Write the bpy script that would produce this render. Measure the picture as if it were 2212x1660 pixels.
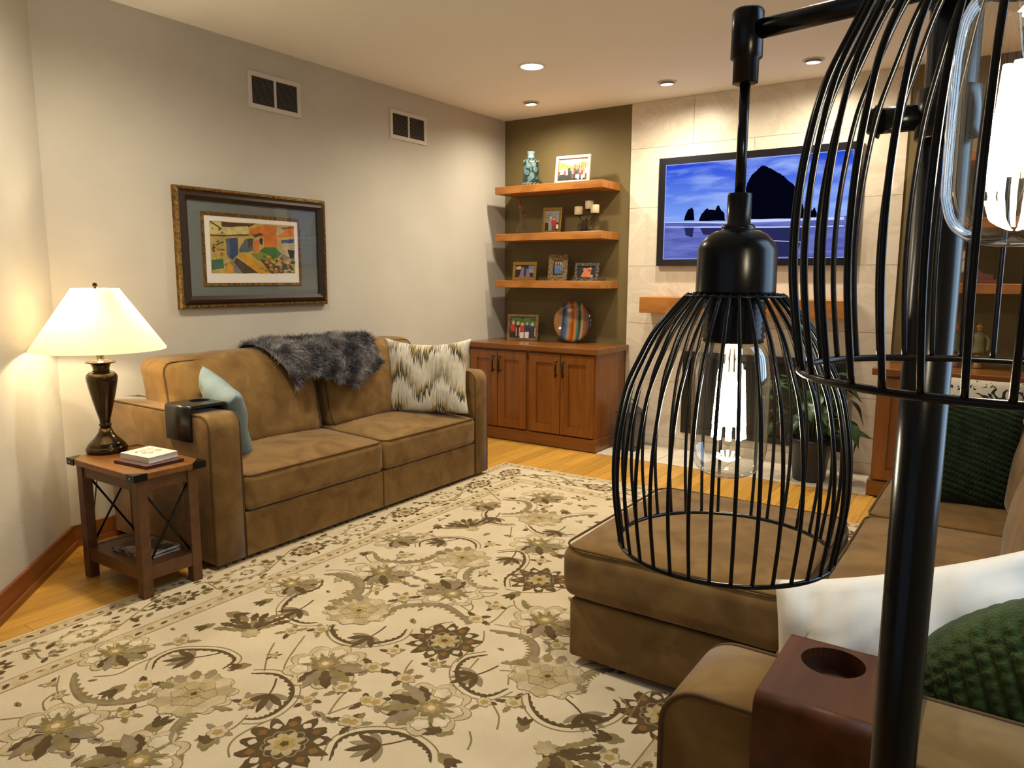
import bpy, bmesh, math, random
from mathutils import Vector, Matrix, Euler, noise
random.seed(7)
for o in list(bpy.data.objects):
    bpy.data.objects.remove(o, do_unlink=True)
scene = bpy.context.scene
COL = scene.collection
# ------------------------------------------------------------------ camera
CAM = Vector((3.463, -5.002, 1.225)); YAW = math.radians(34.106); PIT = math.radians(8.263); ROL = math.radians(0.254)
F_PX = 1596.9; W_PX, H_PX = 2212.0, 1660.0
FW = Vector((-math.sin(YAW)*math.cos(PIT), math.cos(YAW)*math.cos(PIT), -math.sin(PIT)))
R0 = Vector((math.cos(YAW), math.sin(YAW), 0)); U0 = R0.cross(FW)
RT = math.cos(ROL)*R0 + math.sin(ROL)*U0; UP = -math.sin(ROL)*R0 + math.cos(ROL)*U0
cd = bpy.data.cameras.new('camera'); cam = bpy.data.objects.new('camera', cd); COL.objects.link(cam)
cd.sensor_fit = 'HORIZONTAL'; cd.sensor_width = 36.0; cd.lens = F_PX/W_PX*36.0; cd.clip_start = 0.02
cam.matrix_world = Matrix(((RT.x, UP.x, -FW.x, CAM.x), (RT.y, UP.y, -FW.y, CAM.y), (RT.z, UP.z, -FW.z, CAM.z), (0, 0, 0, 1)))
scene.camera = cam
def ray(px, py): return FW + RT*((px-W_PX/2)/F_PX) - UP*((py-H_PX/2)/F_PX)
def hit(px, py, ax, val):
    d = ray(px, py); return CAM + d*((val-CAM[ax])/d[ax])
def fl(px, py): p = hit(px, py, 2, 0.0); return (p.x, p.y)
# ------------------------------------------------------------------ world, daylight, exposure
world = bpy.data.worlds.new('world'); scene.world = world; world.use_nodes = True
world.node_tree.nodes['Background'].inputs[0].default_value = (0.55, 0.72, 1.0, 1)
world.node_tree.nodes['Background'].inputs[1].default_value = 0.12
vs = scene.view_settings; vs.view_transform = 'Standard'; vs.look = 'None'; vs.gamma = 1.0; vs.use_curve_mapping = False
vs.exposure = 0.17
def light(name, kind, loc, energy, color, target=None, parent=None, **kw):
    d = bpy.data.lights.new(name, kind); d.energy = energy; d.color = color
    for k, v in kw.items(): setattr(d, k, v)
    o = bpy.data.objects.new(name, d); COL.objects.link(o); o.location = loc
    if target is not None: o.rotation_euler = (Vector(target)-Vector(loc)).to_track_quat('-Z', 'Y').to_euler()
    if parent is not None:
        o.parent = parent; o.location = Vector(loc)-wloc(parent)
    return o
def wloc(o):
    v = Vector(o.location)
    while o.parent: o = o.parent; v = v+Vector(o.location)
    return v
WARM = (1.0, 0.88, 0.68)
# daylight through the tall window behind the camera and the one in the right wall
light('window_daylight', 'AREA', (2.75, -7.12, 1.35), 3.0, (0.62, 0.80, 1.0), target=(2.75, -3, 1.1), shape='RECTANGLE', size=2.3, size_y=1.9)
light('side_window_daylight', 'AREA', (3.95, -3.9, 1.55), 9, (0.50, 0.73, 1.0), target=(0, -3.9, 1.35), shape='RECTANGLE', size=0.7, size_y=0.95)
CZ = 2.44
# ------------------------------------------------------------------ materials
MATS = {}
def mat(name, col, rough=0.6, metal=0.0, var=None, scale=5.0, detail=4.0, stretch=(1, 1, 1), bump=0.0, bscale=60.0, rand=0.0,
        emit=None, estr=0.0, spec=0.5, sheen=0.0, ramp=None, distort=0.0, coat=0.0, lohi=(0.35, 0.65), trans=0.0):
    if name in MATS: return MATS[name]
    m = bpy.data.materials.new(name); m.use_nodes = True; nt = m.node_tree; N = nt.nodes; L = nt.links
    b = N['Principled BSDF']; b.inputs['Roughness'].default_value = rough; b.inputs['Metallic'].default_value = metal
    b.inputs['Specular IOR Level'].default_value = spec; b.inputs['Base Color'].default_value = (*col, 1)
    if sheen: b.inputs['Sheen Weight'].default_value = sheen; b.inputs['Sheen Roughness'].default_value = 0.4
    if coat: b.inputs['Coat Weight'].default_value = coat; b.inputs['Coat Roughness'].default_value = 0.12
    if emit: b.inputs['Emission Color'].default_value = (*emit, 1); b.inputs['Emission Strength'].default_value = estr
    if trans: b.inputs['Transmission Weight'].default_value = trans
    if var or ramp or bump or rand:
        tc = N.new('ShaderNodeTexCoord'); mp = N.new('ShaderNodeMapping'); L.new(tc.outputs['Object'], mp.inputs['Vector'])
        mp.inputs['Scale'].default_value = stretch
        vec = mp.outputs['Vector']
        oi = None
        if rand:
            oi = N.new('ShaderNodeObjectInfo'); ad = N.new('ShaderNodeVectorMath'); ad.operation = 'ADD'
            ml = N.new('ShaderNodeMath'); ml.operation = 'MULTIPLY'; ml.inputs[1].default_value = 37.0
            L.new(oi.outputs['Random'], ml.inputs[0]); L.new(vec, ad.inputs[0]); L.new(ml.outputs[0], ad.inputs[1]); vec = ad.outputs[0]
    colout = None
    if var or ramp:
        nz = N.new('ShaderNodeTexNoise'); nz.inputs['Scale'].default_value = scale; nz.inputs['Detail'].default_value = detail
        nz.inputs['Distortion'].default_value = distort; L.new(vec, nz.inputs['Vector'])
        cr = N.new('ShaderNodeValToRGB'); L.new(nz.outputs['Fac'], cr.inputs['Fac'])
        if ramp:
            while len(cr.color_ramp.elements) < len(ramp): cr.color_ramp.elements.new(0.5)
            for e, (p, c) in zip(cr.color_ramp.elements, ramp): e.position = p; e.color = (*c, 1)
        else:
            cr.color_ramp.elements[0].position = lohi[0]; cr.color_ramp.elements[1].position = lohi[1]
            cr.color_ramp.elements[0].color = (*var, 1); cr.color_ramp.elements[1].color = (*col, 1)
        colout = cr.outputs['Color']
    if rand and colout is not None:
        hs = N.new('ShaderNodeHueSaturation'); mr = N.new('ShaderNodeMapRange'); mr.inputs['To Min'].default_value = 1-rand; mr.inputs['To Max'].default_value = 1+rand
        L.new(oi.outputs['Random'], mr.inputs['Value']); L.new(mr.outputs[0], hs.inputs['Value']); L.new(colout, hs.inputs['Color']); colout = hs.outputs['Color']
    if colout is not None: L.new(colout, b.inputs['Base Color'])
    if bump:
        n2 = N.new('ShaderNodeTexNoise'); n2.inputs['Scale'].default_value = bscale; n2.inputs['Detail'].default_value = 3.0; L.new(vec, n2.inputs['Vector'])
        bp = N.new('ShaderNodeBump'); bp.inputs['Strength'].default_value = bump; bp.inputs['Distance'].default_value = 0.01
        L.new(n2.outputs['Fac'], bp.inputs['Height']); L.new(bp.outputs['Normal'], b.inputs['Normal'])
    MATS[name] = m; return m
def emission(name, col, strength):
    if name in MATS: return MATS[name]
    m = bpy.data.materials.new(name); m.use_nodes = True; N = m.node_tree.nodes; N.clear()
    e = N.new('ShaderNodeEmission'); e.inputs[0].default_value = (*col, 1); e.inputs[1].default_value = strength
    o = N.new('ShaderNodeOutputMaterial'); m.node_tree.links.new(e.outputs[0], o.inputs[0]); MATS[name] = m; return m
def thin_glass(name, tint=(1, 1, 1), refl=0.9, edge=4.0):
    if name in MATS: return MATS[name]
    m = bpy.data.materials.new(name); m.use_nodes = True; N = m.node_tree.nodes; L = m.node_tree.links; N.clear()
    t = N.new('ShaderNodeBsdfTransparent'); t.inputs[0].default_value = (*tint, 1)
    g = N.new('ShaderNodeBsdfGlossy'); g.inputs['Roughness'].default_value = 0.02; g.inputs[0].default_value = (refl, refl, refl, 1)
    lw = N.new('ShaderNodeLayerWeight'); pw = N.new('ShaderNodeMath'); pw.operation = 'POWER'; pw.inputs[1].default_value = edge; L.new(lw.outputs['Facing'], pw.inputs[0])
    fr = N.new('ShaderNodeMath'); fr.operation = 'MULTIPLY_ADD'; fr.inputs[1].default_value = 0.85; fr.inputs[2].default_value = 0.045; L.new(pw.outputs[0], fr.inputs[0])
    mx = N.new('ShaderNodeMixShader'); o = N.new('ShaderNodeOutputMaterial')
    L.new(fr.outputs[0], mx.inputs[0]); L.new(t.outputs[0], mx.inputs[1]); L.new(g.outputs[0], mx.inputs[2]); L.new(mx.outputs[0], o.inputs[0])
    MATS[name] = m; return m
PAINT = mat('greige_paint', (0.52, 0.49, 0.42), 0.75, var=(0.49, 0.46, 0.39), scale=3, bump=0.12, bscale=180)
CEIL = mat('ceiling_paint', (0.87, 0.86, 0.82), 0.85, bump=0.1, bscale=150)
ACCENT = mat('olive_taupe_paint', (0.162, 0.120, 0.042), 0.7, var=(0.150, 0.110, 0.038), scale=4, bump=0.1, bscale=180)
STONE = mat('cream_stone_tile', (0.64, 0.55, 0.43), 0.38, rand=0.05, bump=0.05, bscale=9, scale=2.2, detail=9, stretch=(1, 1, 1.9), distort=1.6,
            ramp=[(0.25, (0.58, 0.495, 0.375)), (0.42, (0.74, 0.66, 0.535)), (0.5, (0.685, 0.60, 0.475)), (0.53, (0.77, 0.69, 0.565)), (0.75, (0.71, 0.63, 0.505))])
MAPLE = mat('maple_floor_wood', (0.62, 0.36, 0.10), 0.32, rand=0.16, scale=2.2, detail=7, stretch=(6, 1.1, 1), distort=0.8, coat=0.15, bump=0.02, bscale=30,
            ramp=[(0.25, (0.31, 0.125, 0.017)), (0.42, (0.54, 0.275, 0.042)), (0.60, (0.61, 0.34, 0.065)), (0.8, (0.48, 0.23, 0.033))])
CHERRY = mat('cherry_cabinet_wood', (0.255, 0.090, 0.014), 0.33, var=(0.17, 0.054, 0.008), scale=3, detail=7, stretch=(7, 7, 0.8), distort=0.7, coat=0.12, lohi=(0.3, 0.7))
CHERRYX = mat('cherry_top_wood', (0.23, 0.085, 0.018), 0.28, var=(0.15, 0.05, 0.010), scale=3, detail=7, stretch=(0.8, 7, 7), distort=0.7, coat=0.2, lohi=(0.3, 0.7))
SHELFW = mat('alder_shelf_wood', (0.42, 0.165, 0.028), 0.42, var=(0.26, 0.085, 0.012), scale=2.6, detail=7, stretch=(1.2, 7, 5), distort=1.3, lohi=(0.3, 0.62))
TRIMW = mat('cherry_baseboard_wood', (0.22, 0.075, 0.012), 0.4, var=(0.17, 0.045, 0.01), scale=3, detail=6, stretch=(1, 1, 7))
TABLEW = mat('brown_table_wood', (0.15, 0.062, 0.020), 0.42, var=(0.085, 0.034, 0.011), scale=3, detail=8, stretch=(1.2, 7, 7), distort=0.8, lohi=(0.3, 0.7))
TABLET = mat('brown_table_top_wood', (0.24, 0.098, 0.014), 0.35, var=(0.15, 0.055, 0.014), scale=3, detail=8, stretch=(1.2, 7, 7), distort=0.8, lohi=(0.3, 0.7))
SUEDE = mat('tan_suede', (0.235, 0.137, 0.044), 0.9, var=(0.155, 0.085, 0.026), scale=9, detail=6, distort=0.8, bump=0.06, bscale=420, sheen=0.22, spec=0.15)
WELT = mat('suede_welt', (0.115, 0.070, 0.032), 0.9, spec=0.1)
BLACKM = mat('black_metal', (0.003, 0.003, 0.0035), 0.24, metal=0.0, spec=0.30)
BLACKS = mat('black_satin', (0.010, 0.010, 0.011), 0.32, spec=0.5)
DARKM = mat('dark_bronze_metal', (0.022, 0.015, 0.009), 0.4, metal=0.4)
BRONZE = mat('antique_bronze', (0.060, 0.038, 0.014), 0.16, metal=0.75, var=(0.03, 0.02, 0.008), scale=9)
VENTW = mat('vent_white', (0.60, 0.555, 0.47), 0.5)
VENTD = mat('vent_slot_dark', (0.02, 0.018, 0.014), 0.8)
WHITEP = mat('white_plastic', (0.8, 0.78, 0.74), 0.4)
GOLD = mat('gold_leaf', (0.32, 0.19, 0.045), 0.35, metal=0.75, var=(0.12, 0.06, 0.015), scale=60)
ESPRESSO = mat('espresso_frame', (0.026, 0.013, 0.006), 0.42, spec=0.3)
MAPGLASS = thin_glass('picture_glass')
# ------------------------------------------------------------------ object helpers
def tag(o, label, cat, group=None, kind=None):
    o['label'] = label; o['category'] = cat
    if group: o['group'] = group
    if kind: o['kind'] = kind
    return o
def thing(name, loc, label, cat, group=None, rot=(0, 0, 0)):
    o = bpy.data.objects.new(name, None); COL.objects.link(o); o.location = loc; o.rotation_euler = rot; o.empty_display_size = 0.05
    return tag(o, label, cat, group)
class G:
    def __init__(s): s.v = []; s.f = []; s.m = []; s.sm = []
    def add(s, vs_, fs_, mi=0, sm=False):
        b = len(s.v); s.v += [tuple(p) for p in vs_]
        for f in fs_: s.f.append(tuple(i+b for i in f)); s.m.append(mi); s.sm.append(sm)
        return s
    def box(s, x0, x1, y0, y1, z0, z1, mi=0):
        return s.add([(x, y, z) for z in (z0, z1) for y in (y0, y1) for x in (x0, x1)],
                     [(0, 2, 3, 1), (4, 5, 7, 6), (0, 1, 5, 4), (2, 6, 7, 3), (0, 4, 6, 2), (1, 3, 7, 5)], mi)
    def rbox(s, x0, x1, y0, y1, z0, z1, r=0.005, seg=2, mi=0):
        bm = bmesh.new(); bmesh.ops.create_cube(bm, size=1.0)
        for v in bm.verts: v.co = Vector(((x0+x1)/2+v.co.x*(x1-x0), (y0+y1)/2+v.co.y*(y1-y0), (z0+z1)/2+v.co.z*(z1-z0)))
        bmesh.ops.bevel(bm, geom=bm.edges[:], offset=min(r, 0.49*min(x1-x0, y1-y0, z1-z0)), segments=seg, profile=0.5, affect='EDGES')
        bm.verts.index_update(); s.add([v.co for v in bm.verts], [[v.index for v in f.verts] for f in bm.faces], mi, seg > 2); bm.free(); return s
    def tube(s, pts, r, n=8, mi=0, cap=True, closed=False):
        pts = [Vector(p) for p in pts]; k = len(pts); rad = r if callable(r) else (lambda t: r)
        ref = None; vs_ = []
        for i, p in enumerate(pts):
            a = pts[(i-1) % k] if (closed or i > 0) else p; b = pts[(i+1) % k] if (closed or i < k-1) else p
            d = (b-a).normalized()
            if ref is None: ref = Vector((0, 0, 1)) if abs(d.z) < 0.9 else Vector((1, 0, 0))
            u = d.cross(ref).normalized(); w = u.cross(d).normalized(); ref = w
            q = rad(i/max(1, k-1))
            vs_ += [p+(u*math.cos(2*math.pi*j/n)+w*math.sin(2*math.pi*j/n))*q for j in range(n)]
        fs_ = []
        for i in range(k if closed else k-1):
            for j in range(n): fs_.append((i*n+j, i*n+(j+1) % n, ((i+1) % k)*n+(j+1) % n, ((i+1) % k)*n+j))
        if cap and not closed: fs_ += [tuple(range(n))[::-1], tuple(range((k-1)*n, k*n))]
        return s.add(vs_, fs_, mi, True)
    def lathe(s, prof, c=(0, 0, 0), n=32, mi=0, cap=True):
        vs_ = []; fs_ = []; k = len(prof)
        for r, z in prof: vs_ += [(c[0]+r*math.cos(2*math.pi*j/n), c[1]+r*math.sin(2*math.pi*j/n), c[2]+z) for j in range(n)]
        for i in range(k-1):
            for j in range(n): fs_.append((i*n+j, i*n+(j+1) % n, (i+1)*n+(j+1) % n, (i+1)*n+j))
        if cap: fs_ += [tuple(range(n))[::-1], tuple(range((k-1)*n, k*n))]
        return s.add(vs_, fs_, mi, True)
    def poly(s, pts, mi=0): return s.add(pts, [tuple(range(len(pts)))], mi)
    def prism(s, pts, fn, h0, h1, mi=0):
        k = len(pts); vs_ = [fn(a, b, h0) for a, b in pts]+[fn(a, b, h1) for a, b in pts]
        return s.add(vs_, [tuple(range(k))[::-1], tuple(range(k, 2*k))]+[(i, (i+1) % k, k+(i+1) % k, k+i) for i in range(k)], mi)
    def mesh(s, name, mats, off=(0, 0, 0), fix=True):
        me = bpy.data.meshes.new(name); ox, oy, oz = off
        me.from_pydata([(x-ox, y-oy, z-oz) for x, y, z in s.v], [], s.f)
        for m in (mats if isinstance(mats, (list, tuple)) else [mats]): me.materials.append(m)
        for p, mi, sm in zip(me.polygons, s.m, s.sm): p.material_index = mi; p.use_smooth = sm
        if fix:
            bm = bmesh.new(); bm.from_mesh(me); bmesh.ops.recalc_face_normals(bm, faces=bm.faces[:]); bm.to_mesh(me); bm.free()
        return me
    def build(s, name, mats, parent=None, loc=None, local=False, fix=True):
        off = (0, 0, 0) if local else (wloc(parent) if parent is not None else (loc or (0, 0, 0)))
        o = bpy.data.objects.new(name, s.mesh(name, mats, off, fix)); COL.objects.link(o)
        if parent is not None: o.parent = parent
        elif loc: o.location = loc
        return o
def copy_tree(o, parent=None):
    c = o.copy(); COL.objects.link(c); c.parent = parent
    for ch in o.children: copy_tree(ch, c)
    return c
def catmull(pts, n=8, closed=False):
    P = [Vector(p) for p in pts]; k = len(P); out = []
    for i in range(k if closed else k-1):
        p0 = P[(i-1) % k] if (closed or i > 0) else P[0]; p1 = P[i]; p2 = P[(i+1) % k]; p3 = P[(i+2) % k] if (closed or i < k-2) else P[-1]
        for j in range(n):
            t = j/n; out.append(0.5*((2*p1)+(p2-p0)*t+(2*p0-5*p1+4*p2-p3)*t*t+(3*p1-p0-3*p2+p3)*t**3))
    if not closed: out.append(P[-1])
    return out
def cushion(hu, hv, hz, r, crown=0.0, n=18, crown_bottom=0.0, bulge=0.0, wr=0.0, seed=0):
    """rounded, crowned box as (verts, faces) centred on the origin"""
    bm = bmesh.new(); bmesh.ops.create_cube(bm, size=2.0); bmesh.ops.subdivide_edges(bm, edges=bm.edges[:], cuts=n, use_grid_fill=True)
    for v in bm.verts:
        a, b, c = v.co; x, y, z = a*hu, b*hv, c*hz
        q = Vector((max(-hu+r, min(hu-r, x)), max(-hv+r, min(hv-r, y)), max(-hz+r, min(hz-r, z))))
        d = Vector((x, y, z))-q
        p = q+(d.normalized()*r if d.length > 1e-9 else d)
        k = (1-(p.x/hu)**2)*(1-(p.y/hv)**2)
        if p.z > 0: p.z += crown*k*(p.z/hz)
        else: p.z += crown_bottom*k*(p.z/hz)
        kk = 1-(p.z/(hz*1.3))**2
        if bulge: p.x += bulge*(p.x/hu)*kk*(1-(p.y/hv)**2)
        if wr: p += (noise.noise_vector(p*7+Vector((seed, seed*2, 0)))*0.6+noise.noise_vector(p*19+Vector((0, seed, 3)))*0.3)*wr
        v.co = p
    bm.verts.index_update(); vs_ = [v.co.copy() for v in bm.verts]; fs_ = [[v.index for v in f.verts] for f in bm.faces]; bm.free()
    return vs_, fs_
# ------------------------------------------------------------------ room shell
def struct(name, g, m, label, cat):
    o = g.build(name, m); tag(o, label, cat, kind='structure'); return o
RX = 3.96; FY = -7.2
DW = Vector((0.547, -0.51)).normalized(); DN = Vector((DW.y, -DW.x))   # along the angled wall / outward from the room
floor = struct('floor', G().box(-0.2, RX+0.1, -4.6, 0.1, -0.12, -0.014).box(-0.2, RX+0.1, FY-0.1, -4.6, -0.12, 0.0).box(0.0, RX, -0.487, 0.1, -0.014, -0.006), MAPLE,
               'honey maple plank floor around the patterned rug', 'floor')
pl = G().box(-0.5, 0.5, -0.5, 0.5, -1, 0).mesh('plank', MAPLE)
PW = 0.0825
for i in range(48):
    y = -0.488+random.uniform(0.0, 0.9)
    while y > -4.6:
        L_ = random.uniform(0.75, 1.45); y1 = min(y, -0.488); y0 = max(y-L_, -4.598); y -= L_
        if y1-y0 < 0.08: continue
        o = bpy.data.objects.new('plank', pl); COL.objects.link(o); o.parent = floor
        o.location = ((i+0.5)*PW, (y0+y1)/2, random.uniform(-0.0006, 0.0)); o.scale = (PW-0.0016, y1-y0-0.0016, 0.013)
for i in range(4):
    w = (2.845-1.115)/4; x0 = 1.115+i*w
    G().rbox(x0+0.0015, x0+w-0.0015, -0.484, -0.002, -0.006, 0.004, 0.0015, 1).build('hearth_tile', STONE, floor)
struct('ceiling', G().box(-0.2, RX+0.1, FY-0.1, 0.1, CZ, CZ+0.1), CEIL, 'smooth off-white ceiling with recessed lights', 'ceiling')
wall_left = struct('wall_left', G().box(-0.1, 0.0, -3.46, 0.1, 0, CZ), PAINT, 'greige painted wall behind the sofa', 'wall')
E0 = Vector((0.0, -3.45)); E1 = E0+DW*0.86
def pr(pts, z0, z1): return G().prism([(p.x, p.y) for p in pts], lambda a, b, h: (a, b, h), z0, z1)
struct('wall_corner', pr([E0, E1, E1+DN*0.1, E0+DN*0.1+Vector((-0.06, 0.0))], 0, CZ), PAINT, 'greige wall set at an angle behind the table lamp', 'wall')
struct('wall_side', G().box(E1.x-0.1, E1.x, FY, E1.y, 0, CZ), PAINT, 'greige wall beyond the angled wall', 'wall')
wall_back = struct('wall_back', G().box(-0.1, RX+0.1, 0.0, 0.1, 0, CZ), ACCENT, 'olive taupe accent wall with stone tile chimney breast', 'wall')
struct('wall_right', G().box(RX, RX+0.1, -3.5, 0.1, 0, CZ).box(RX, RX+0.1, FY, -4.3, 0, CZ).box(RX, RX+0.1, -4.3, -3.5, 0, 1.05).box(RX, RX+0.1, -4.3, -3.5, 2.05, CZ), PAINT,
       'greige wall behind the sectional with a window', 'wall')
struct('wall_front', G().box(E1.x-0.1, 1.6, FY-0.1, FY, 0, CZ).box(3.9, RX+0.1, FY-0.1, FY, 0, CZ).box(1.6, 3.9, FY-0.1, FY, 0, 0.4).box(1.6, 3.9, FY-0.1, FY, 2.3, CZ), PAINT,
       'greige wall with the wide window opposite the fireplace', 'wall')
g = G()
for x in (1.6, 2.35, 3.1, 3.85): g.box(x, x+0.05, FY-0.09, FY-0.03, 0.4, 2.3)
g.box(1.6, 3.9, FY-0.09, FY-0.03, 0.4, 0.45).box(1.6, 3.9, FY-0.09, FY-0.03, 2.25, 2.3)
struct('window_1', g, TRIMW, 'wide wood-framed window opposite the fireplace', 'window')
g = G()
for y in (-4.3, -3.925, -3.55): g.box(RX+0.02, RX+0.08, y, y+0.05, 1.05, 2.05)
g.box(RX+0.02, RX+0.08, -4.3, -3.5, 1.05, 1.1).box(RX+0.02, RX+0.08, -4.3, -3.5, 2.0, 2.05)
struct('window_2', g, TRIMW, 'wood-framed window above the sectional sofa', 'window')
# baseboards
bl = struct('baseboard_left', G().box(0, 0.013, -3.45, -0.51, 0.0, 0.095), TRIMW, 'reddish cherry baseboard along the sofa wall', 'baseboard')
G().box(0.013, 0.027, -3.44, -0.51, 0.0, 0.022).build('shoe_moulding', TRIMW, bl)
bc = struct('baseboard_corner', pr([E0, E1, E1-DN*0.013, E0-DN*0.013], 0, 0.095), TRIMW, 'reddish cherry baseboard along the angled wall', 'baseboard')
pr([E0-DN*0.013, E1-DN*0.013, E1-DN*0.027, E0-DN*0.027], 0, 0.024).build('shoe_moulding', TRIMW, bc)
# stone tiles on the chimney breast
rows = [0.0, 0.075, 0.485, 0.895, 1.305, 1.715, 2.125, 2.44]
for k in range(len(rows)-1):
    xs = [1.10]+[x for x in ([1.56, 2.395] if k % 2 == 0 else [1.145+0.0, 1.975, 2.81]) if 1.12 < x < 2.85]+[2.86]
    if k % 2: xs = [1.10, 1.975, 2.86]
    for a, b in zip(xs[:-1], xs[1:]):
        G().box(a+0.0010, b-0.0010, -0.012, 0.0, rows[k]+0.0010, rows[k+1]-0.0010).build('tile', STONE, wall_back)
# ------------------------------------------------------------------ ceiling lights
def disc(g, c, r, nrm, n=28, mi=0):
    q = Vector(nrm).to_track_quat('Z', 'Y'); return g.poly([Vector(c)+q @ Vector((r*math.cos(2*math.pi*i/n), r*math.sin(2*math.pi*i/n), 0)) for i in range(n)], mi)
LENS = emission('lit_lens', (1.0, 0.93, 0.80), 9.0)
def downlight(x, y, energy, label, group=None):
    t = thing('recessed_light', (x, y, CZ), label, 'light', group)
    G().lathe([(0.083, 0.0), (0.083, -0.004), (0.066, -0.006), (0.066, 0.0)], (x, y, CZ), 36, cap=False).build('trim_ring', WHITEP, t)
    g = G(); disc(g, (x, y, CZ-0.002), 0.066, (0, 0, -1)); g.build('lens', LENS, t, fix=False)
    light('lamp', 'SPOT', (x, y, CZ-0.02), energy, WARM, target=(x, y, 0), parent=t, spot_size=math.radians(165), spot_blend=0.9, shadow_soft_size=0.06)
downlight(1.014, -1.193, 95, 'large round recessed ceiling light in front of the shelves')
for x, y, e_, w_ in ((1.014, -3.3, 96, 'between the painting and the ottoman'), (2.95, -3.3, 74, 'over the sectional seat')):  # unseen ceiling lights, added to brighten the seating from above
    downlight(x, y, e_, 'added unseen recessed light '+w_, 'added unseen lights over the seating')
EYEL = emission('lit_eyeball', (1.0, 0.93, 0.82), 7.0)
GIMBAL = mat('gimbal_grey', (0.30, 0.26, 0.20), 0.5)
def eyeball(x, y, tgt, energy, label, size=70):
    t = thing('eyeball_light', (x, y, CZ), label, 'light', 'eyeball lights along the far wall')
    G().lathe([(0.060, 0.0), (0.060, -0.004), (0.045, -0.006), (0.045, 0.0)], (x, y, CZ), 32, cap=False).build('trim_ring', VENTW, t)
    d = (Vector(tgt)-Vector((x, y, CZ))).normalized(); q = d.to_track_quat('Z', 'Y')
    c = Vector((x, y, CZ-0.004)); g = G(); n = 24
    v0 = [c+q @ Vector((0.040*math.cos(2*math.pi*i/n), 0.040*math.sin(2*math.pi*i/n), -0.02)) for i in range(n)]
    v1 = [c+q @ Vector((0.040*math.cos(2*math.pi*i/n), 0.040*math.sin(2*math.pi*i/n), 0.012)) for i in range(n)]
    g.add(v0+v1, [(i, (i+1) % n, n+(i+1) % n, n+i) for i in range(n)], 0, True).build('gimbal', GIMBAL, t)
    g = G(); disc(g, c+d*0.0125, 0.037, d); g.build('lens', EYEL, t, fix=False)
    light('lamp', 'SPOT', c+d*0.025, energy, WARM, target=tgt, parent=t, spot_size=math.radians(168), spot_blend=1.0, shadow_soft_size=0.03)
eyeball(0.523, -0.438, (0.60, -0.30, 0.0), 52, 'small eyeball light aimed down the shelves beside the long wall', 88)
eyeball(1.534, -0.434, (1.58, -0.30, 0.0), 54, 'small eyeball light aimed at the wall above the television edge', 92)
eyeball(2.406, -0.436, (2.36, -0.30, 0.0), 54, 'small eyeball light aimed over the middle of the television', 92)
eyeball(3.42, -0.436, (3.40, -0.30, 0.0), 26, 'small eyeball light aimed at the shelves holding the clock', 88)
# ------------------------------------------------------------------ air vents
def vent(y0, y1, z0, z1, label):
    t = thing('air_vent', (0, (y0+y1)/2, z0), label, 'vent', 'wall air vents')
    yc = (y0+y1)/2; b = 0.024
    g = G()
    for a, c, e, f in ((y0, y1, z0, z0+b), (y0, y1, z1-b, z1), (y0, y0+b, z0+b, z1-b), (y1-b, y1, z0+b, z1-b), (yc-0.007, yc+0.007, z0+b, z1-b)): g.box(0.0, 0.008, a, c, e, f)
    g.build('frame', VENTW, t); G().box(0.0, 0.0015, y0+b, y1-b, z0+b, z1-b).build('backing', VENTD, t)
    n = 16; h = (z1-z0-2*b)/n
    for (a, c) in ((y0+b, yc-0.007), (yc+0.007, y1-b)):
        g = G()
        for i in range(n):
            z = z0+b+i*h; g.add([(0.0065, a, z), (0.0065, c, z), (0.0015, c, z+h*0.55), (0.0015, a, z+h*0.55), (0.0065, a, z+0.001), (0.0065, c, z+0.001)], [(0, 1, 2, 3), (3, 2, 5, 4)])
        o = g.build('louvres', mat('vent_louvre', (0.20, 0.185, 0.15), 0.6), t, fix=False); o['kind'] = 'stuff'
vent(-2.400, -2.050, 2.112, 2.302, 'white return-air vent above the framed painting')
vent(-1.320, -0.962, 2.118, 2.302, 'white return-air vent nearer the shelf alcove')
# ------------------------------------------------------------------ cabinets
PULL = BLACKM
def cabinet(x0, label, mirror=False):
    t = thing('base_cabinet', (x0+0.55, -0.25, 0), label, 'cabinet', 'built-in cabinets')
    X = (lambda a: x0+a) if not mirror else (lambda a: x0+1.11-a)
    def bx(g, a, b, *r, **k): a, b = sorted((X(a), X(b))); return g.box(a, b, *r, **k)
    bx(G(), 0.003, 1.112, -0.487, -0.014, 0.0045, 0.09).build('plinth', CHERRYX, t)
    bx(G(), 0.003, 1.098, -0.466, -0.014, 0.09, 0.690).build('body', CHERRY, t)
    a, b = sorted((X(0.0035), X(1.125))); G().rbox(a, b, -0.502, -0.013, 0.692, 0.733, 0.005, 2).build('countertop', CHERRYX, t)
    ds = [(0.018, 0.268), (0.274, 0.528), (0.556, 0.817), (0.823, 1.085)]
    for k, (a, b) in enumerate(ds):
        z0, z1 = 0.102, 0.676; r = 0.062
        g = G()
        for p in ((a, a+r, z0, z1), (b-r, b, z0, z1), (a+r, b-r, z0, z0+r), (a+r, b-r, z1-r, z1)): bx(g, p[0], p[1], -0.487, -0.467, p[2], p[3])
        d = g.build('door', CHERRY, t)
        bx(G(), a+r, b-r, -0.476, -0.467, z0+r, z1-r).build('panel', CHERRY, d)
        hx = X(b-0.026) if k % 2 == 0 else X(a+0.026); hy = -0.512
        g = G().tube([(hx, hy, 0.515), (hx, hy, 0.645)], 0.0055, 8).tube([(hx, -0.487, 0.530), (hx, hy, 0.530)], 0.004, 8).tube([(hx, -0.487, 0.630), (hx, hy, 0.630)], 0.004, 8)
        g.build('handle', PULL, d)
    return t
cabinet(0.0, 'cherry shaker cabinet under the shelves holding the turquoise bottle')
cabinet(RX-1.113, 'cherry shaker cabinet under the shelf holding the mantel clock', True)
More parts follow.
